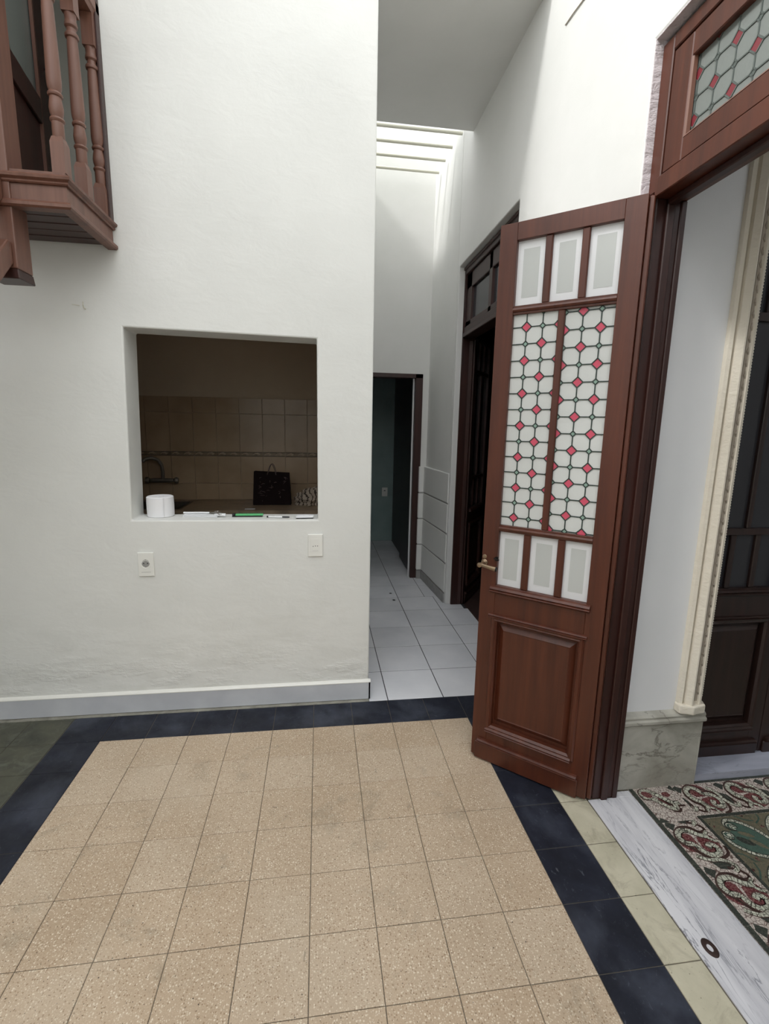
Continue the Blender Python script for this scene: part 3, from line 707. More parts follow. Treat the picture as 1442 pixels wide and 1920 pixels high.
box('head', 0.822, 1.70, -0.46, -0.38, 2.26, 2.36, 'wood_hall', d4, 0.004); box('head', 0.822, 1.70, -0.46, -0.38, 2.68, 2.75, 'wood_hall', d4, 0.004); box('pane', 0.822, 1.70, -0.42, -0.415, 2.36, 2.68, 'dark_pane', d4)
th = struct(empty('trim_7'), 'white marble threshold slab with grey veins')
b = MB(); b.box(0.321, 0.521, -1.656, -0.602, -0.01, 0.0012); b.box(0.446, 0.521, -0.602, -0.573, -0.01, 0.0012); b.obj('marble_slab', 'threshold', th, False, 0.001)

# floor bolt socket
b = MB(); b.lathe([(0.009, 0.0), (0.024, 0.0), (0.024, 0.001), (0.019, 0.0032), (0.011, 0.0026), (0.009, 0.0)], (0, 0, 0), 28, cap=False)
o = b.obj('floor_socket', 'rust', None, True); o.location = (0.366, -1.176, 0.001); o.scale = (0.8, 1.15, 1)
tag(o, 'dark oval metal ring set in the marble threshold', 'ring')

# ------------------------------------------------------------------ mosaic-print tiles of the hall
S = 0.195
def disc(cx, cy, rx, ry, n=22, a=0):
    return [(cx + rx * math.cos(2 * PI * i / n) * math.cos(a) - ry * math.sin(2 * PI * i / n) * math.sin(a), cy + rx * math.cos(2 * PI * i / n) * math.sin(a) + ry * math.sin(2 * PI * i / n) * math.cos(a)) for i in range(n)]
def spline(pts, n=8):
    out = []
    P = [pts[0]] + pts + [pts[-1]]
    for i in range(1, len(P) - 2):
        for k in range(n):
            t = k / n; p0, p1, p2, p3 = P[i - 1], P[i], P[i + 1], P[i + 2]
            out.append(tuple(0.5 * ((2 * p1[a]) + (-p0[a] + p2[a]) * t + (2 * p0[a] - 5 * p1[a] + 4 * p2[a] - p3[a]) * t * t + (-p0[a] + 3 * p1[a] - 3 * p2[a] + p3[a]) * t ** 3) for a in (0, 1)))
    out.append(pts[-1]); return out
class Inlay:
    def __init__(s): s.b = MB(); s.k = 0
    def poly(s, p, mi, layer):
        p = clip(p, 0, 1, 0, 1)
        if len(p) < 3: return
        z = 0.0002 * layer
        s.b.add([((x - 0.5) * (S - 0.0006), (y - 0.5) * (S - 0.0006), z) for x, y in p], [tuple(range(len(p)))], mi)
    def ribbon(s, pts, wd, mi, layer, seg=0):
        pts = spline(pts, 7); n = len(pts); acc = 0
        for i in range(n - 1):
            a, c = pts[i], pts[i + 1]; dx, dy = c[0] - a[0], c[1] - a[1]; l = math.hypot(dx, dy) or 1e-6
            nx_, ny_ = -dy / l * wd / 2, dx / l * wd / 2; e = 0.0 if not seg else 0.0
            a2 = (a[0] - dx * 0.12, a[1] - dy * 0.12); c2 = (c[0] + dx * 0.12, c[1] + dy * 0.12)
            if seg:
                a2 = (a[0] + dx * 0.0, a[1] + dy * 0.0); c2 = (c[0] - dx * (0.22 if i % 2 else -0.02), c[1] - dy * (0.22 if i % 2 else -0.02))
            s.poly([(a2[0] + nx_, a2[1] + ny_), (a2[0] - nx_, a2[1] - ny_), (c2[0] - nx_, c2[1] - ny_), (c2[0] + nx_, c2[1] + ny_)], mi, layer)
MATS = ['t_white', 't_red', 't_brown', 't_dark', 't_field', 't_green', 't_pale', 'grout_dark']
def base_plate(b, mi):
    a = S / 2 - 0.0003
    b.add([(-a, -a, -0.009), (a, -a, -0.009), (a, a, -0.009), (-a, a, -0.009), (-a, -a, 0), (a, -a, 0), (a, a, 0), (-a, a, 0)], [(0, 1, 5, 4), (1, 2, 6, 5), (2, 3, 7, 6), (3, 0, 4, 7), (4, 5, 6, 7)], mi)
def border_tile():
    # u across (0 outer .. 1 inner), v along (0..1)
    I = Inlay(); base_plate(I.b, 0)
    sh = lambda pts, dv: [(x, y + dv) for x, y in pts]
    for dv in (-1, 0, 1):
        I.poly(sh([(0.18, -0.03), (0.34, 0.07), (0.20, 0.20), (0.12, 0.08)], dv), 3, 1)
        I.poly(sh([(0.12, 0.40), (0.16, 0.30), (0.30, 0.26), (0.46, 0.34), (0.46, 0.54), (0.34, 0.72), (0.20, 0.66), (0.12, 0.54)], dv), 1, 1)
        I.poly(sh([(0.52, 0.40), (0.66, 0.34), (0.82, 0.38), (0.88, 0.50), (0.84, 0.66), (0.72, 0.80), (0.54, 0.78), (0.48, 0.60)], dv), 1, 1)
        I.poly(sh([(0.38, 0.90), (0.52, 0.86), (0.66, 0.90), (0.72, 1.0), (0.60, 1.08), (0.46, 1.04)], dv), 3, 1)
        I.ribbon(sh([(0.60, 0.04), (0.78, 0.12), (0.84, 0.24), (0.70, 0.28), (0.56, 0.16), (0.36, 0.14), (0.18, 0.26), (0.13, 0.44), (0.26, 0.58), (0.34, 0.72), (0.46, 0.84), (0.66, 0.86), (0.86, 0.78), (0.92, 0.62)], dv), 0.055, 2, 2)
        white = [(0.74, 0.38), (0.62, 0.34), (0.48, 0.22), (0.30, 0.22), (0.20, 0.34), (0.24, 0.48), (0.38, 0.54), (0.42, 0.68), (0.54, 0.78), (0.70, 0.76), (0.76, 0.64), (0.68, 0.56), (0.58, 0.62)]
        I.ribbon(sh(white, dv), 0.135, 2, 3); I.ribbon(sh(white, dv), 0.10, 6, 4, 1)
        I.poly(sh(disc(0.37, 0.37, 0.075, 0.085), dv), 1, 5)
        w2 = [(0.90, 0.52), (0.78, 0.46), (0.76, 0.34), (0.84, 0.28)]
        I.ribbon(sh(w2, dv), 0.09, 2, 3); I.ribbon(sh(w2, dv), 0.06, 6, 4, 1)
        w3 = [(0.22, 0.76), (0.40, 0.86), (0.60, 0.88), (0.74, 0.96), (0.78, 1.06), (0.68, 1.12)]
        I.ribbon(sh(w3, dv), 0.10, 2, 2.5); I.ribbon(sh(w3, dv), 0.07, 6, 3.5, 1)
    I.poly([(0, 0), (0.10, 0), (0.10, 1), (0, 1)], 3, 6); I.poly([(0.93, 0), (1, 0), (1, 1), (0.93, 1)], 3, 6)
    return I.b.mesh('mosaic_tile', MATS)
def corner_tile():
    I = Inlay(); base_plate(I.b, 0)
    I.poly(disc(0.30, 0.72, 0.11, 0.085, 20, -0.6), 1, 3); I.poly(disc(0.58, 0.52, 0.10, 0.13, 20, 0.7), 1, 1); I.poly(disc(0.72, 0.68, 0.09, 0.07), 1, 2)
    I.ribbon([(0.92, 0.36), (0.66, 0.40), (0.50, 0.66), (0.36, 0.86), (0.18, 0.82), (0.16, 0.62), (0.34, 0.56), (0.50, 0.34), (0.66, 0.22), (0.78, 0.30)], 0.05, 2, 1)
    cw = [(0.86, 0.44), (0.70, 0.46), (0.54, 0.66), (0.38, 0.82), (0.23, 0.80), (0.20, 0.66), (0.36, 0.60), (0.48, 0.44), (0.56, 0.34), (0.68, 0.30), (0.72, 0.40)]
    I.ribbon(cw, 0.13, 2, 2); I.ribbon(cw, 0.095, 6, 2.5, 1)
    I.poly([(0.88, 0.84), (1.0, 0.72), (1.0, 0.94)], 3, 1); I.poly([(0.16, 0.12), (0.3, 0.0), (0.06, 0.0)], 3, 1)
    I.poly([(0, 0), (0.10, 0), (0.10, 1), (0, 1)], 3, 6); I.poly([(0, 0.93), (1, 0.93), (1, 1), (0, 1)], 3, 6)
    I.poly([(0.93, 0), (1, 0), (1, 0.07), (0.93, 0.07)], 3, 6)
    return I.b.mesh('mosaic_tile', MATS)
def field_tile():
    # loop grows from the corner (0,1) towards (1,0)
    I = Inlay(); base_plate(I.b, 4)
    loop = [(0.16, 0.62), (0.10, 0.50), (0.16, 0.34), (0.34, 0.16), (0.62, 0.05), (0.86, 0.10), (0.95, 0.34), (0.86, 0.62), (0.66, 0.84), (0.46, 0.92), (0.34, 0.84), (0.34, 0.74), (0.42, 0.70)]
    I.poly(spline(loop, 5), 5, 1)
    I.ribbon(loop, 0.095, 3, 2.5); I.ribbon(loop, 0.06, 6, 3, 1)
    for cx, cy in ((0.20, 0.58), (0.42, 0.76)):
        I.poly(disc(cx, cy, 0.085, 0.07, 18, -0.5), 5, 4); I.ribbon(disc(cx, cy, 0.085, 0.07, 10, -0.5), 0.02, 6, 5); I.ribbon(disc(cx, cy, 0.10, 0.085, 10, -0.5), 0.04, 3, 3.5); I.poly(disc(cx + 0.01, cy - 0.01, 0.05, 0.042), 6, 6)
    I.poly(disc(0.42, 0.42, 0.16, 0.07, 16, -0.7), 3, 2); I.poly(disc(0.62, 0.34, 0.16, 0.05, 16, -0.9), 4, 3); I.poly(disc(0.56, 0.56, 0.14, 0.05, 16, -0.5), 4, 3)
    rs = random.Random(3)
    for _ in range(26):
        x, y = rs.random(), rs.random()
        I.poly(disc(x, y, 0.025, 0.014, 8, rs.random() * 3), 1 if rs.random() < 0.5 else 2, 1 if (x - .55) ** 2 + (y - .48) ** 2 > 0.14 else 0.6)
    I.ribbon([(0.0, 0.2), (0.12, 0.16), (0.22, 0.0)], 0.03, 5, 2); I.ribbon([(0.7, 1.0), (0.84, 0.88), (1.0, 0.84)], 0.03, 5, 2)
    return I.b.mesh('mosaic_tile', MATS)
BT, CT, FT = border_tile(), corner_tile(), field_tile()
X0, Y0 = 0.523, -0.548
mf = struct(empty('floor_hall'), 'hall floor of burgundy and green mosaic-patterned tiles')
for i in range(10):
    for j in range(10):
        cx, cy = X0 + (i + 0.5) * S, Y0 - (j + 0.5) * S
        if i == 0 and j == 0: me, rz = CT, 0
        elif i == 0: me, rz = BT, PI   # placed mirrored below
        elif j == 0: me, rz = BT, -PI / 2
        else: me, rz = FT, {(1, 1): 0, (0, 1): -PI / 2, (1, 0): PI / 2, (0, 0): PI}[(i % 2, j % 2)]
        o = link('mosaic_tile', me, mf, (cx, cy, 0.0))
        if me is BT and i == 0: o.scale = (1, -1, 1)
        else: o.rotation_euler = (0, 0, rz)
        if me is BT and j == 0: o.rotation_euler = (0, 0, -PI / 2)

# ------------------------------------------------------------------ outlet plates
def plate(name, x, y, z, wd, h, label, kind):
    r = empty(name, (x, y, z))
    b = MB(); b.box(-wd / 2, wd / 2, -0.009, 0, -h / 2, h / 2); b.obj('cover', 'plastic', r, False, 0.003, 2)
    if kind == 'schuko':
        b = MB(); b.lathe([(0.0, 0.004), (0.019, 0.004), (0.0195, -0.001), (0.0215, -0.001), (0.022, 0.0)], (0, -0.0095, 0), 24, 0, 'y', False)
        b.obj('socket_rim', 'plastic', r, True)
        b = MB(); b.lathe([(0.0, -0.0102), (0.0185, -0.0102), (0.0185, -0.0090)], (0, 0, 0.006), 24, 0, 'y'); b.obj('socket_well', 'grey_stone', r)
        for dx in (-0.009, 0.009):
            b = MB(); b.lathe([(0.0, -0.0112), (0.0028, -0.0112), (0.0028, -0.010)], (dx, 0, 0.006), 10, 0, 'y'); b.obj('pin_hole', 'hole', r)
        for dz in (-0.011, 0.024):
            box('earth_clip', -0.003, 0.003, -0.0112, -0.010, dz - 0.002, dz + 0.002, 'chrome', r)
        box('label_strip', -0.022, 0.022, -0.0096, -0.009, -0.040, -0.0385, 'grey_stone', r)
    elif kind == 'switch':
        box('key_outline', -0.024, 0.024, -0.0098, -0.009, -0.036, 0.036, 'plastic', r, 0.001)
        for i, dx in enumerate((-0.012, 0, 0.011)):
            b = MB(); b.lathe([(0.0, -0.0106), (0.0022, -0.0106), (0.0022, -0.0097)], (dx, 0, -0.002 + (0.0 if i else -0.002)), 8, 0, 'y'); b.obj('pin_hole', 'hole', r)
        box('label_strip', -0.015, 0.015, -0.0102, -0.0098, -0.0285, -0.0275, 'grey_stone', r)
    else:
        box('key_outline', -0.022, 0.022, -0.0098, -0.009, -0.04, 0.04, 'plastic', r, 0.001)
        box('slot', -0.010, 0.010, -0.0108, -0.0098, 0.012, 0.022, 'hole', r)
    tag(r, label, 'outlet')
plate('wall_outlet', -1.619, 0.2348, 0.796, 0.075, 0.122, 'white outlet plate with one round socket, low on the plastered wall', 'schuko')
plate('wall_outlet', -0.787, 0.2348, 0.881, 0.076, 0.118, 'white wall plate with tiny holes just below the window corner', 'switch')
plate('wall_outlet', 0.081, 3.9425, 0.655, 0.075, 0.118, 'white outlet plate on the dim teal wall beyond the low doorway', 'other')

# ------------------------------------------------------------------ things on the window sill
ZS = 1.0175
r = empty('toilet_roll', (-1.572, 0.352, ZS))
b = MB(); R0, R1, Hh = 0.064, 0.019, 0.104
b.lathe([(R1, 0.004), (R0 - 0.004, 0.0), (R0, 0.004), (R0 + 0.001, Hh * 0.5), (R0, Hh - 0.004), (R0 - 0.005, Hh), (R1 + 0.001, Hh - 0.003), (R1, Hh - 0.006), (R1, 0.004)], (0, 0, 0), 40, cap=False)
b.obj('paper', 'paper', r, True)
b = MB(); b.lathe([(R1, 0.004), (R1, Hh - 0.008), (R1 - 0.0012, Hh - 0.008), (R1 - 0.0012, 0.004), (R1, 0.004)], (0, 0, 0), 24, cap=False); b.obj('cardboard_core', 'grout', r, True)
b = MB(); pts = [(R0 + 0.0015) * math.cos(a) for a in ()]
vs = []
for k in range(7):
    a = math.radians(-62 + k * 6); rr = R0 + 0.0012 + (0.004 if k == 0 else 0)
    vs += [(rr * math.cos(a), rr * math.sin(a), 0.003), (rr * math.cos(a), rr * math.sin(a), Hh - 0.004)]
b.add(vs, [(2 * k, 2 * k + 2, 2 * k + 3, 2 * k + 1) for k in range(6)]); b.obj('loose_end', 'paper', r)
tag(r, 'white toilet paper roll standing at the left end of the window sill', 'toilet paper')
# silver folded leaflets
r = empty('leaflet_bundle', (-1.352, 0.335, ZS), math.radians(-6))
rs = random.Random(5)
for k in range(3):
    b = MB(); T = Matrix.Rotation(math.radians(rs.uniform(-4, 4)), 4, 'Z'); b.box(-0.105 + k * 0.004, 0.07 - k * 0.008, -0.03, 0.03, 0.0052 * k, 0.0052 * k + 0.0042, 0, T); b.obj('sheet', 'card', r, False, 0.001)
b = MB(); b.tube([(-0.10, -0.022, 0.021), (0.0, -0.018, 0.022), (0.03, -0.020, 0.022)], 0.005, 10); b.obj('rolled_sheet', 'card', r, True)
b = MB()
for k in range(9): b.tube([(0.02 + rs.uniform(0, .03), rs.uniform(-.03, .02), 0.016), (0.05 + rs.uniform(0, .02), rs.uniform(-.03, .02), 0.024 + rs.uniform(0, 0.006)), (0.075 + rs.uniform(0, .02), rs.uniform(-.03, .02), 0.014)], 0.0024, 6)
b.obj('crumpled_foil', 'chrome', r, True)
b = MB(); b.tube([(0.055, -0.02, 0.012), (0.11, -0.014, 0.012)], [0.007, 0.0075], 10); b.obj('foil_tube', 'card', r, True)
tag(r, 'bundle of folded white papers with crumpled foil on the sill, right of the toilet roll', 'papers')
r = empty('marker_case', (-1.135, 0.325, ZS), math.radians(1))
box('case', -0.062, 0.078, -0.011, 0.014, 0.0045, 0.014, 'green', r, 0.003, 2)
box('tray', -0.078, 0.074, -0.013, 0.018, 0.0, 0.0048, 'blackp', r, 0.001)
box('cap', -0.078, -0.064, -0.011, 0.014, 0.0045, 0.016, 'blackp', r, 0.003, 2)
tag(r, 'slim green case with black underside lying on the middle of the sill', 'case')
r = empty('pen', (-0.978, 0.285, ZS + 0.0042), math.radians(-9))
b = MB(); b.tube([(-0.050, 0, 0), (0.022, 0, 0)], [0.0042, 0.0042], 12); b.obj('barrel', 'card', r, True)
b = MB(); b.tube([(0.022, 0, 0), (0.054, 0, 0), (0.060, 0, 0)], [0.0038, 0.0038, 0.0018], 12); b.obj('grip', 'grout_dark', r, True)
b = MB(); b.lathe([(0.0, -0.058), (0.0046, -0.058), (0.0046, -0.050), (0, -0.050)], (0, 0, 0), 10, 0, 'x'); b.obj('button', 'blackp', r, True)
b = MB(); b.box(-0.052, -0.018, -0.0012, 0.0012, 0.004, 0.0052); b.obj('clip', 'chrome', r)
tag(r, 'thin white and grey pen lying on the sill between green case and card', 'pen')
r = empty('card_pack', (-0.842, 0.278, ZS), math.radians(4))
box('card', -0.044, 0.044, -0.016, 0.018, 0.0, 0.003, 'blackp', r); box('card', -0.045, 0.043, -0.018, 0.016, 0.003, 0.010, 'card', r, 0.001); box('card', -0.040, 0.046, -0.012, 0.020, 0.010, 0.014, 'card', r, 0.001)
tag(r, 'small stack of white cards at the right end of the window sill', 'cards')
# ------------------------------------------------------------------ kitchen
wk = bpy.data.objects['wall_kitchen_back']
x = -2.736
cols = [-2.736 + 0.187 * k for k in range(12)]
kx = [c for c in cols]
for x0 in kx:
    x1 = min(x0 + 0.187, -0.622)
    if x1 - x0 < 0.03: continue
    for z0, z1 in ((0.85, 0.991), (0.991, 1.222), (1.257, 1.575), (1.575, 1.704)):
        b = MB(); b.box(x0 + 0.0015, x1 - 0.0015, 2.000, 2.008, z0 + 0.0015, z1 - 0.0015); b.obj('wall_tile', 'kitchen_tile', wk, False, 0.0015)
    bt = MB(); bt.box(x0 + 0.001, x1 - 0.001, 1.998, 2.008, 1.2235, 1.2555, 0)
    bt.box(x0 + 0.001, x1 - 0.001, 1.995, 1.998, 1.2235, 1.2265, 1); bt.box(x0 + 0.001, x1 - 0.001, 1.995, 1.998, 1.2525, 1.2555, 1)
    for k in range(2):
        cx = x0 + (x1 - x0) * (0.25 + 0.5 * k)
        pts = [(cx - 0.036, 1.9965, 1.232), (cx - 0.02, 1.996, 1.246), (cx + 0.004, 1.996, 1.248), (cx + 0.022, 1.996, 1.240), (cx + 0.012, 1.996, 1.233), (cx, 1.996, 1.237)]
        bt.tube(pts, [0.001, 0.004, 0.006, 0.005, 0.003, 0.002], 6, 2)
    bt.obj('border_tile', ['counter', 'dark_cab', 'kitchen_wall'], wk)
ct = empty('countertop')
b = MB(); b.box(-3.19, -2.42, 1.455, 1.999, 0.815, 0.85); b.box(-1.80, -0.622, 1.455, 1.999, 0.815, 0.85); b.box(-2.42, -1.80, 1.455, 1.52, 0.815, 0.85); b.box(-2.42, -1.80, 1.90, 1.999, 0.815, 0.85)
b.obj('slab', 'counter', ct)
box('front_edge', -3.19, -0.622, 1.448, 1.455, 0.812, 0.851, 'counter', ct, 0.002)
tag(ct, 'brown stone kitchen countertop seen through the window', 'countertop')
sk = empty('kitchen_sink')
b = MB()
x0, x1, y0, y1 = -2.42, -1.80, 1.52, 1.90
b.add([(x0, y0, .852), (x1, y0, .852), (x1, y1, .852), (x0, y1, .852), (x0 + .02, y0 + .02, .852), (x1 - .02, y0 + .02, .852), (x1 - .02, y1 - .02, .852), (x0 + .02, y1 - .02, .852), (x0 + .04, y0 + .04, .70), (x1 - .04, y0 + .04, .70), (x1 - .04, y1 - .04, .70), (x0 + .04, y1 - .04, .70)],
      [(i, (i + 1) % 4, 4 + (i + 1) % 4, 4 + i) for i in range(4)] + [(4 + i, 4 + (i + 1) % 4, 8 + (i + 1) % 4, 8 + i) for i in range(4)] + [(8, 9, 10, 11)])
b.obj('basin', 'steel', sk); b = MB(); b.lathe([(0.0, 0.703), (0.035, 0.703), (0.035, 0.701)], (-2.11, 1.71, 0), 20); b.obj('drain', 'iron', sk)
tag(sk, 'steel sink let into the dim kitchen counter at the left', 'sink')
r = empty('base_cabinet')
box('carcass', -3.19, -0.622, 1.50, 1.999, 0.0, 0.69, 'dark_cab', r)
for k in range(5):
    d = box('cabinet_door', -3.18 + k * 0.51, -3.18 + k * 0.51 + 0.50, 1.478, 1.499, 0.08, 0.80, 'dark_cab', r, 0.003)
    box('knob', -3.18 + k * 0.51 + 0.44, -3.18 + k * 0.51 + 0.46, 1.465, 1.478, 0.68, 0.70, 'iron', d)
tag(r, 'dark base cabinet below the kitchen countertop', 'cabinet')
# faucet
r = empty('kitchen_faucet', (-2.045, 1.999, 1.02))
b = MB(); b.tube([(-0.10, -0.055, 0), (-0.06, -0.055, 0), (0.06, -0.055, 0), (0.085, -0.055, 0)], [0.014, 0.019, 0.019, 0.014], 14); b.obj('mixer_body', 'chrome', r, True)
for dx in (-0.075, 0.075):
    b = MB(); b.tube([(dx, 0, 0), (dx, -0.05, 0)], 0.011, 12); b.obj('wall_union', 'chrome', r, True)
for dx, s in ((-0.12, -1), (0.108, 1)):
    b = MB(); b.lathe([(0.010, -0.02), (0.024, -0.014), (0.027, 0.0), (0.022, 0.013), (0.0, 0.016)], (dx, -0.055, 0), 12, 0, 'x'); b.obj('tap_knob', 'chrome', r, True)
pts = [(0.0, -0.055, 0.01), (0.004, -0.06, 0.07), (0.0, -0.07, 0.13), (-0.022, -0.09, 0.172), (-0.062, -0.12, 0.190), (-0.098, -0.15, 0.182), (-0.112, -0.165, 0.160)]
sp = []
for i in range(len(pts) - 1):
    for k in range(4):
        t = k / 4; sp.append(tuple(pts[i][a] * (1 - t) + pts[i + 1][a] * t for a in range(3)))
sp.append(pts[-1])
b = MB(); b.tube(sp, 0.0135, 12); b.obj('spout', 'chrome', r, True)
tag(r, 'wall-mounted chrome faucet with swan-neck spout over the sink', 'faucet')
# gift bag
r = empty('gift_bag', (-1.145, 1.755, 0.851))
b = MB(); w0, w1, d0, hh = 0.150, 0.138, 0.05, 0.262
b.add([(-w0, -d0, 0), (w0, -d0, 0), (w0, d0, 0), (-w0, d0, 0), (-w1, -d0 * .8, hh + 0.006), (w1, -d0 * .6, hh - 0.006), (w1, d0 * .6, hh - 0.006), (-w1, d0 * .8, hh + 0.006), (w1 + 0.004, 0, hh * 0.5), (-w1 - 0.004, 0, hh * 0.5)],
      [(0, 1, 2, 3), (0, 1, 5, 4), (1, 8, 5), (1, 2, 8), (2, 6, 8), (8, 6, 5), (2, 3, 7, 6), (3, 9, 7), (3, 0, 9), (0, 4, 9), (9, 4, 7)])
b.obj('paper_bag', 'bag', r)
b = MB(); rs = random.Random(11)
for _ in range(26):
    x, z = rs.uniform(-0.11, 0.11), rs.uniform(0.03, 0.22); a = rs.uniform(0, 3); l = rs.uniform(0.008, 0.022); yy = -d0 + z / hh * d0 * 0.25
    b.tube([(x - l * math.cos(a), yy - 0.0005, z - l * math.sin(a) * 0.6), (x, yy - 0.002, z + 0.004), (x + l * math.cos(a), yy - 0.0005, z + l * math.sin(a) * 0.6)], [0.0008, 0.0028, 0.0008], 4)
b.obj('printed_pattern', 'bag_print', r)
for dy in (-0.035, 0.035):
    b = MB(); pts = [(-0.035 + 0.07 * t, dy * (1 + 0.1 * math.sin(PI * t)), hh - 0.02 + math.sin(PI * t) * 0.085) for t in [k / 12 for k in range(13)]]
    b.tube(pts, 0.0028, 6); b.obj('cord_handle', 'bag_print', r, True)
tag(r, 'dark patterned gift bag with cord handles standing on the kitchen counter', 'bag')
# cloth heap
r = empty('cloth_heap', (-0.80, 1.74, 0.850))
me = bpy.data.meshes.new('cloth'); bm = bmesh.new(); bmesh.ops.create_icosphere(bm, subdivisions=5, radius=1)
from mathutils import noise as mn
for v in bm.verts:
    p = v.co.copy(); n = mn.fractal(p * 2.6, 0.8, 2.1, 5) * 0.32 + abs(mn.noise(p * 5.0)) * 0.22
    q = p * (0.86 + n); v.co = Vector((q.x * 0.165, q.y * 0.10, max(0.0, q.z * 0.095 + 0.045 + 0.03 * q.x)))
bm.to_mesh(me); bm.free()
m, nt, bb = newmat('striped_cloth')
wv = N(nt, 'ShaderNodeTexWave'); wv.inputs['Scale'].default_value = 9; wv.inputs['Distortion'].default_value = 9; wv.inputs['Detail'].default_value = 2; L(nt, pos(nt, (1, 1, 2), world=False), wv.inputs['Vector'])
L(nt, ramp(nt, wv.outputs['Fac'], [(0.1, lin((70, 58, 52))), (0.28, lin((186, 172, 156)))]), bb.inputs['Base Color']); bb.inputs['Roughness'].default_value = 0.9
me.materials.append(m); me.polygons.foreach_set('use_smooth', [True] * len(me.polygons))
link('cloth', me, r)
tag(r, 'crumpled striped cloth heap at the right end of the kitchen counter', 'cloth')
o = box('paper_scrap', -1.33, -1.255, 1.50, 1.53, 0.851, 0.854, 'card'); tag(o, 'small pale slip of paper lying in front of the gift bag', 'paper')

# ------------------------------------------------------------------ skylight bars
for k, y in enumerate((1.63, 1.812, 2.0, 2.19)):
    b = MB(); b.lathe([(0.0115, -0.50), (0.0115, 0.285 - 0.02 * (y > 1.7) - 0.005 * k)], (0, 0, 0), 12, 0, 'x')
    o = b.obj('skylight_bar', 'bar', None, True); o.location = (0, y, 3.618)
    tag(o, ['nearest cream bar of the skylight grille, just beyond the slab edge', 'second cream skylight bar from the slab edge', 'third cream skylight bar from the slab edge', 'farthest cream skylight bar, lowest in the photo'][k], 'bar', 'skylight bars over the passage')

# ------------------------------------------------------------------ wooden landing with balusters
bal = empty('wooden_landing')
XR, YFt = -1.655, -0.166
WB = 'wood_balcony'
def ring_prof(nm, prof, mat=WB):
    """profile (out, z) swept along right side then front; out measured outwards"""
    b = MB()
    path = [(lambda o: (XR + o, 0.232)), (lambda o: (XR + o, YFt - o)), (lambda o: (-1.955, YFt - o))]
    n = len(prof); vs = []
    for f in path:
        for o_, z in prof: x_, y_ = f(o_); vs.append((x_, y_, z))
    fs = [(k * n + i, k * n + (i + 1) % n, (k + 1) * n + (i + 1) % n, (k + 1) * n + i) for k in range(2) for i in range(n)] + [tuple(reversed(range(n))), tuple(2 * n + i for i in range(n))]
    b.add(vs, fs); return b.obj(nm, mat, bal)
ring_prof('lower_trim', [(-0.03, 2.236), (0.006, 2.236), (0.012, 2.242), (0.012, 2.252), (0.006, 2.258), (0.0, 2.262), (-0.03, 2.262)])
ring_prof('fascia', [(-0.025, 2.262), (-0.006, 2.262), (-0.006, 2.318), (-0.025, 2.318)])
ring_prof('upper_trim', [(-0.04, 2.316), (0.002, 2.316), (0.006, 2.320), (0.004, 2.326), (0.014, 2.332), (0.016, 2.340), (0.010, 2.346), (0.0, 2.350), (-0.04, 2.350)])
ring_prof('deck_edge', [(-0.075, 2.350), (-0.008, 2.350), (-0.008, 2.362), (-0.075, 2.362)])
for k in range(5):
    y0 = YFt + 0.026 + k * 0.072
    box('soffit_plank', -2.6, XR - 0.026, y0 + 0.002, y0 + 0.0695, 2.249 + 0.001 * (k % 2), 2.262, 'wood_dark', bal, 0.003)
box('deck', -2.6, XR - 0.027, YFt + 0.024, 0.40, 2.30, 2.349, WB, bal)
def baluster(x, y):
    b = MB(); s = 0.0225
    b.box(-s, s, -s, s, 2.362, 2.462); b.box(-s, s, -s, s, 2.985, 3.14)
    b.prism([(-s, -s), (s, -s), (s, s), (-s, s)], 0, 1, lambda p, q, t: (p * (1 - 0.25 * t), q * (1 - 0.25 * t), 2.462 + 0.02 * t)); 
    K = 0.86
    b.lathe([(r_ * K, z_) for r_, z_ in [(0.020, 2.478), (0.0225, 2.485), (0.0225, 2.530), (0.026, 2.533), (0.028, 2.538), (0.026, 2.543), (0.020, 2.546), (0.025, 2.560), (0.027, 2.575), (0.024, 2.595), (0.021, 2.610), (0.026, 2.613), (0.028, 2.618), (0.026, 2.623), (0.021, 2.627), (0.026, 2.642), (0.0275, 2.662), (0.026, 2.72), (0.022, 2.88), (0.020, 2.905), (0.026, 2.908), (0.028, 2.914), (0.026, 2.92), (0.020, 2.924), (0.018, 2.938), (0.025, 2.944), (0.026, 2.950), (0.024, 2.956), (0.022, 2.966), (0.024, 2.986)]], (0, 0, 0), 20)
    o = b.obj('baluster', WB, bal, True); o.location = (x, y, 0); return o
baluster(-1.683, -0.134); baluster(-1.683, 0.038); baluster(-1.683, 0.202)
b = MB(); b.prism([(-0.028, 3.10), (0.028, 3.10), (0.033, 3.115), (0.038, 3.12), (0.038, 3.155), (0.02, 3.17), (-0.02, 3.17), (-0.038, 3.155), (-0.038, 3.12), (-0.033, 3.115)], YFt - 0.03, 0.233, lambda p, q, t: (XR - 0.035 + p, t, q)); b.obj('handrail', WB, bal)
b = MB(); b.prism([(-0.028, 3.10), (0.028, 3.10), (0.033, 3.115), (0.038, 3.12), (0.038, 3.155), (0.02, 3.17), (-0.02, 3.17), (-0.038, 3.155), (-0.038, 3.12), (-0.033, 3.115)], -1.95, XR - 0.035, lambda p, q, t: (t, YFt + 0.03 + p, q)); b.obj('handrail', WB, bal)
box('wall_post', -1.664, -1.652, 0.200, 0.234, 2.35, 5.2, 'wood_dark', bal, 0.003)
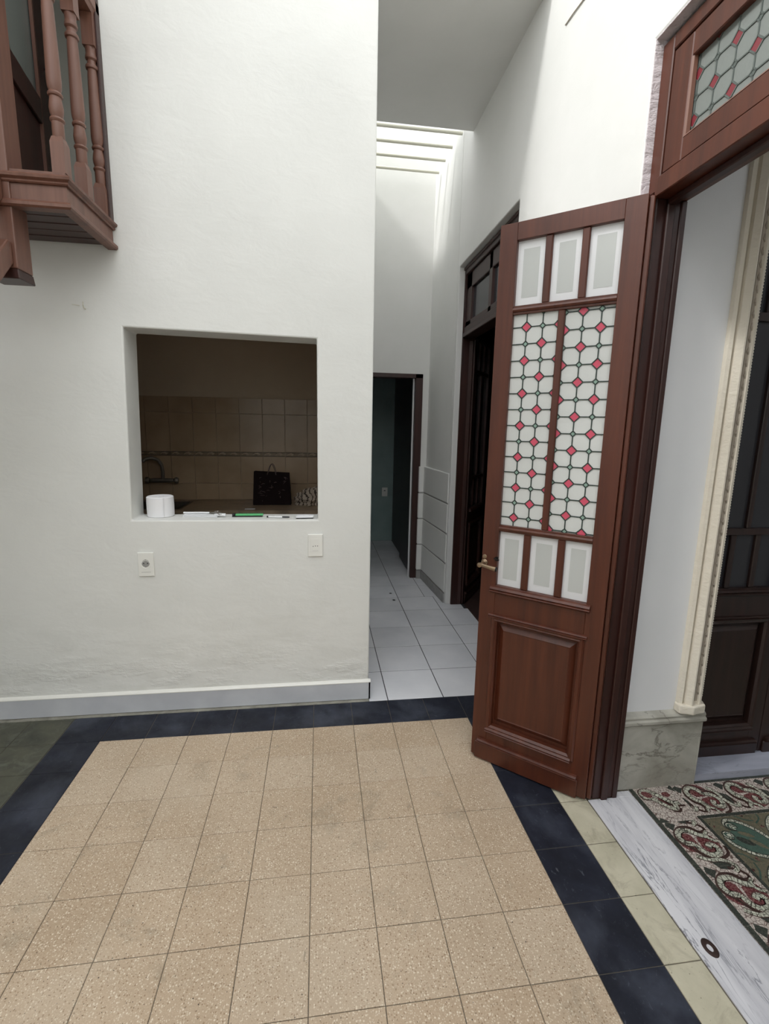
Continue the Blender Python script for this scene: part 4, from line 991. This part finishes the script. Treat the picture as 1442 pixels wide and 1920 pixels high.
# newel post with drop
b = MB(); b.box(-1.952, -1.846, -0.166, -0.070, 2.03, 5.3)
b.obj('newel_post', WB, bal, False, 0.004, 2)
b = MB()
b.prism([(-1.952, -0.166), (-1.846, -0.166), (-1.846, -0.070), (-1.952, -0.070)], 0, 1, lambda p, q, t: (p + (0.004 if p > -1.9 else -0.004) * t, q + (0.004 if q > -0.12 else -0.004) * t, 2.03 - 0.035 * t))
b.obj('newel_drop', 'wood_dark', bal, False, 0.003)
# stair flight going down to the left
def slope(nm, y0, y1, prof, mat=WB):
    b = MB(); b.prism(prof, y0, y1, lambda p, q, t: (p, t, q)); return b.obj(nm, mat, bal, False, 0.004)
def flight(nm, x0, x1, prof, mat=WB):
    b = MB(); b.prism(prof, x0, x1, lambda p, q, t: (t, p, q)); return b.obj(nm, mat, bal, False, 0.005, 2)
flight('stair_stringer', -1.905, -1.868, [(-0.167, 2.352), (-0.95, 1.50), (-0.95, 1.36), (-0.167, 2.262)])
flight('stair_handrail', -1.915, -1.858, [(-0.167, 2.118), (-0.185, 2.122), (-1.15, 1.16), (-1.15, 1.07), (-0.167, 2.045)])
for k in range(4):
    box('stair_tread', -2.6, -1.906, -0.167 - 0.20 * k - 0.22, -0.167 - 0.20 * k, 2.10 - 0.20 * k, 2.13 - 0.20 * k, WB, bal, 0.003)
tag(bal, 'reddish wooden stair landing with turned balusters fixed high on the white wall', 'landing')
# upper glazed door seen behind the newel
ud = empty('door_leaf', (-1.985, 0.44, 2.352), math.atan2(-0.50, 0.08))
box('stile', 0.0, 0.115, -0.02, 0.02, 0, 2.25, 'wood_dark', ud, 0.003); box('stile', 0.43, 0.47, -0.02, 0.02, 0, 2.25, 'wood_dark', ud, 0.003)
box('rail', 0.115, 0.43, -0.02, 0.02, 0.0, 0.12, 'wood_dark', ud, 0.003); box('rail', 0.115, 0.43, -0.02, 0.02, 0.40, 0.50, 'wood_dark', ud, 0.003); box('rail', 0.115, 0.43, -0.02, 0.02, 2.15, 2.25, 'wood_dark', ud, 0.003)
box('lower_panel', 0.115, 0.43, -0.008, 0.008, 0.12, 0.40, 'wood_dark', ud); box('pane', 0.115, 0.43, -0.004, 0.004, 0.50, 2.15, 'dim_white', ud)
box('glazing_bead', 0.115, 0.125, 0.008, 0.020, 0.12, 2.15, 'wood_balcony', ud)
b = MB(); b.tube([(0.04, 0.02, 0.66), (0.04, 0.05, 0.66), (0.03, 0.055, 0.66), (-0.02, 0.055, 0.652)], [0.006, 0.006, 0.006, 0.008], 10); b.obj('handle', 'iron', ud, True)
tag(ud, 'dark-framed glazed door leaf on the upper landing, behind the newel post', 'door')
b = MB(); b.tube([(-1.80, 0.234, 1.985), (-1.80, 0.215, 1.985), (-1.797, 0.205, 1.995), (-1.797, 0.207, 2.008)], 0.0025, 6); b.tube([(-1.82, 0.225, 1.996), (-1.85, 0.222, 1.998)], 0.0015, 5)
o = b.obj('wall_hook', 'bar'); tag(o, 'tiny pale hook on the wall just below the newel drop', 'hook')

b = MB(); b.tube([(0.297, 0.088, 3.216), (0.2965, 0.02, 3.21), (0.297, -0.06, 3.200), (0.297, -0.30, 3.165)], 0.0026, 6)
o = b.obj('wall_cable', 'ornament'); tag(o, 'short thin grey cable running across the bright right wall near the ceiling', 'cable')
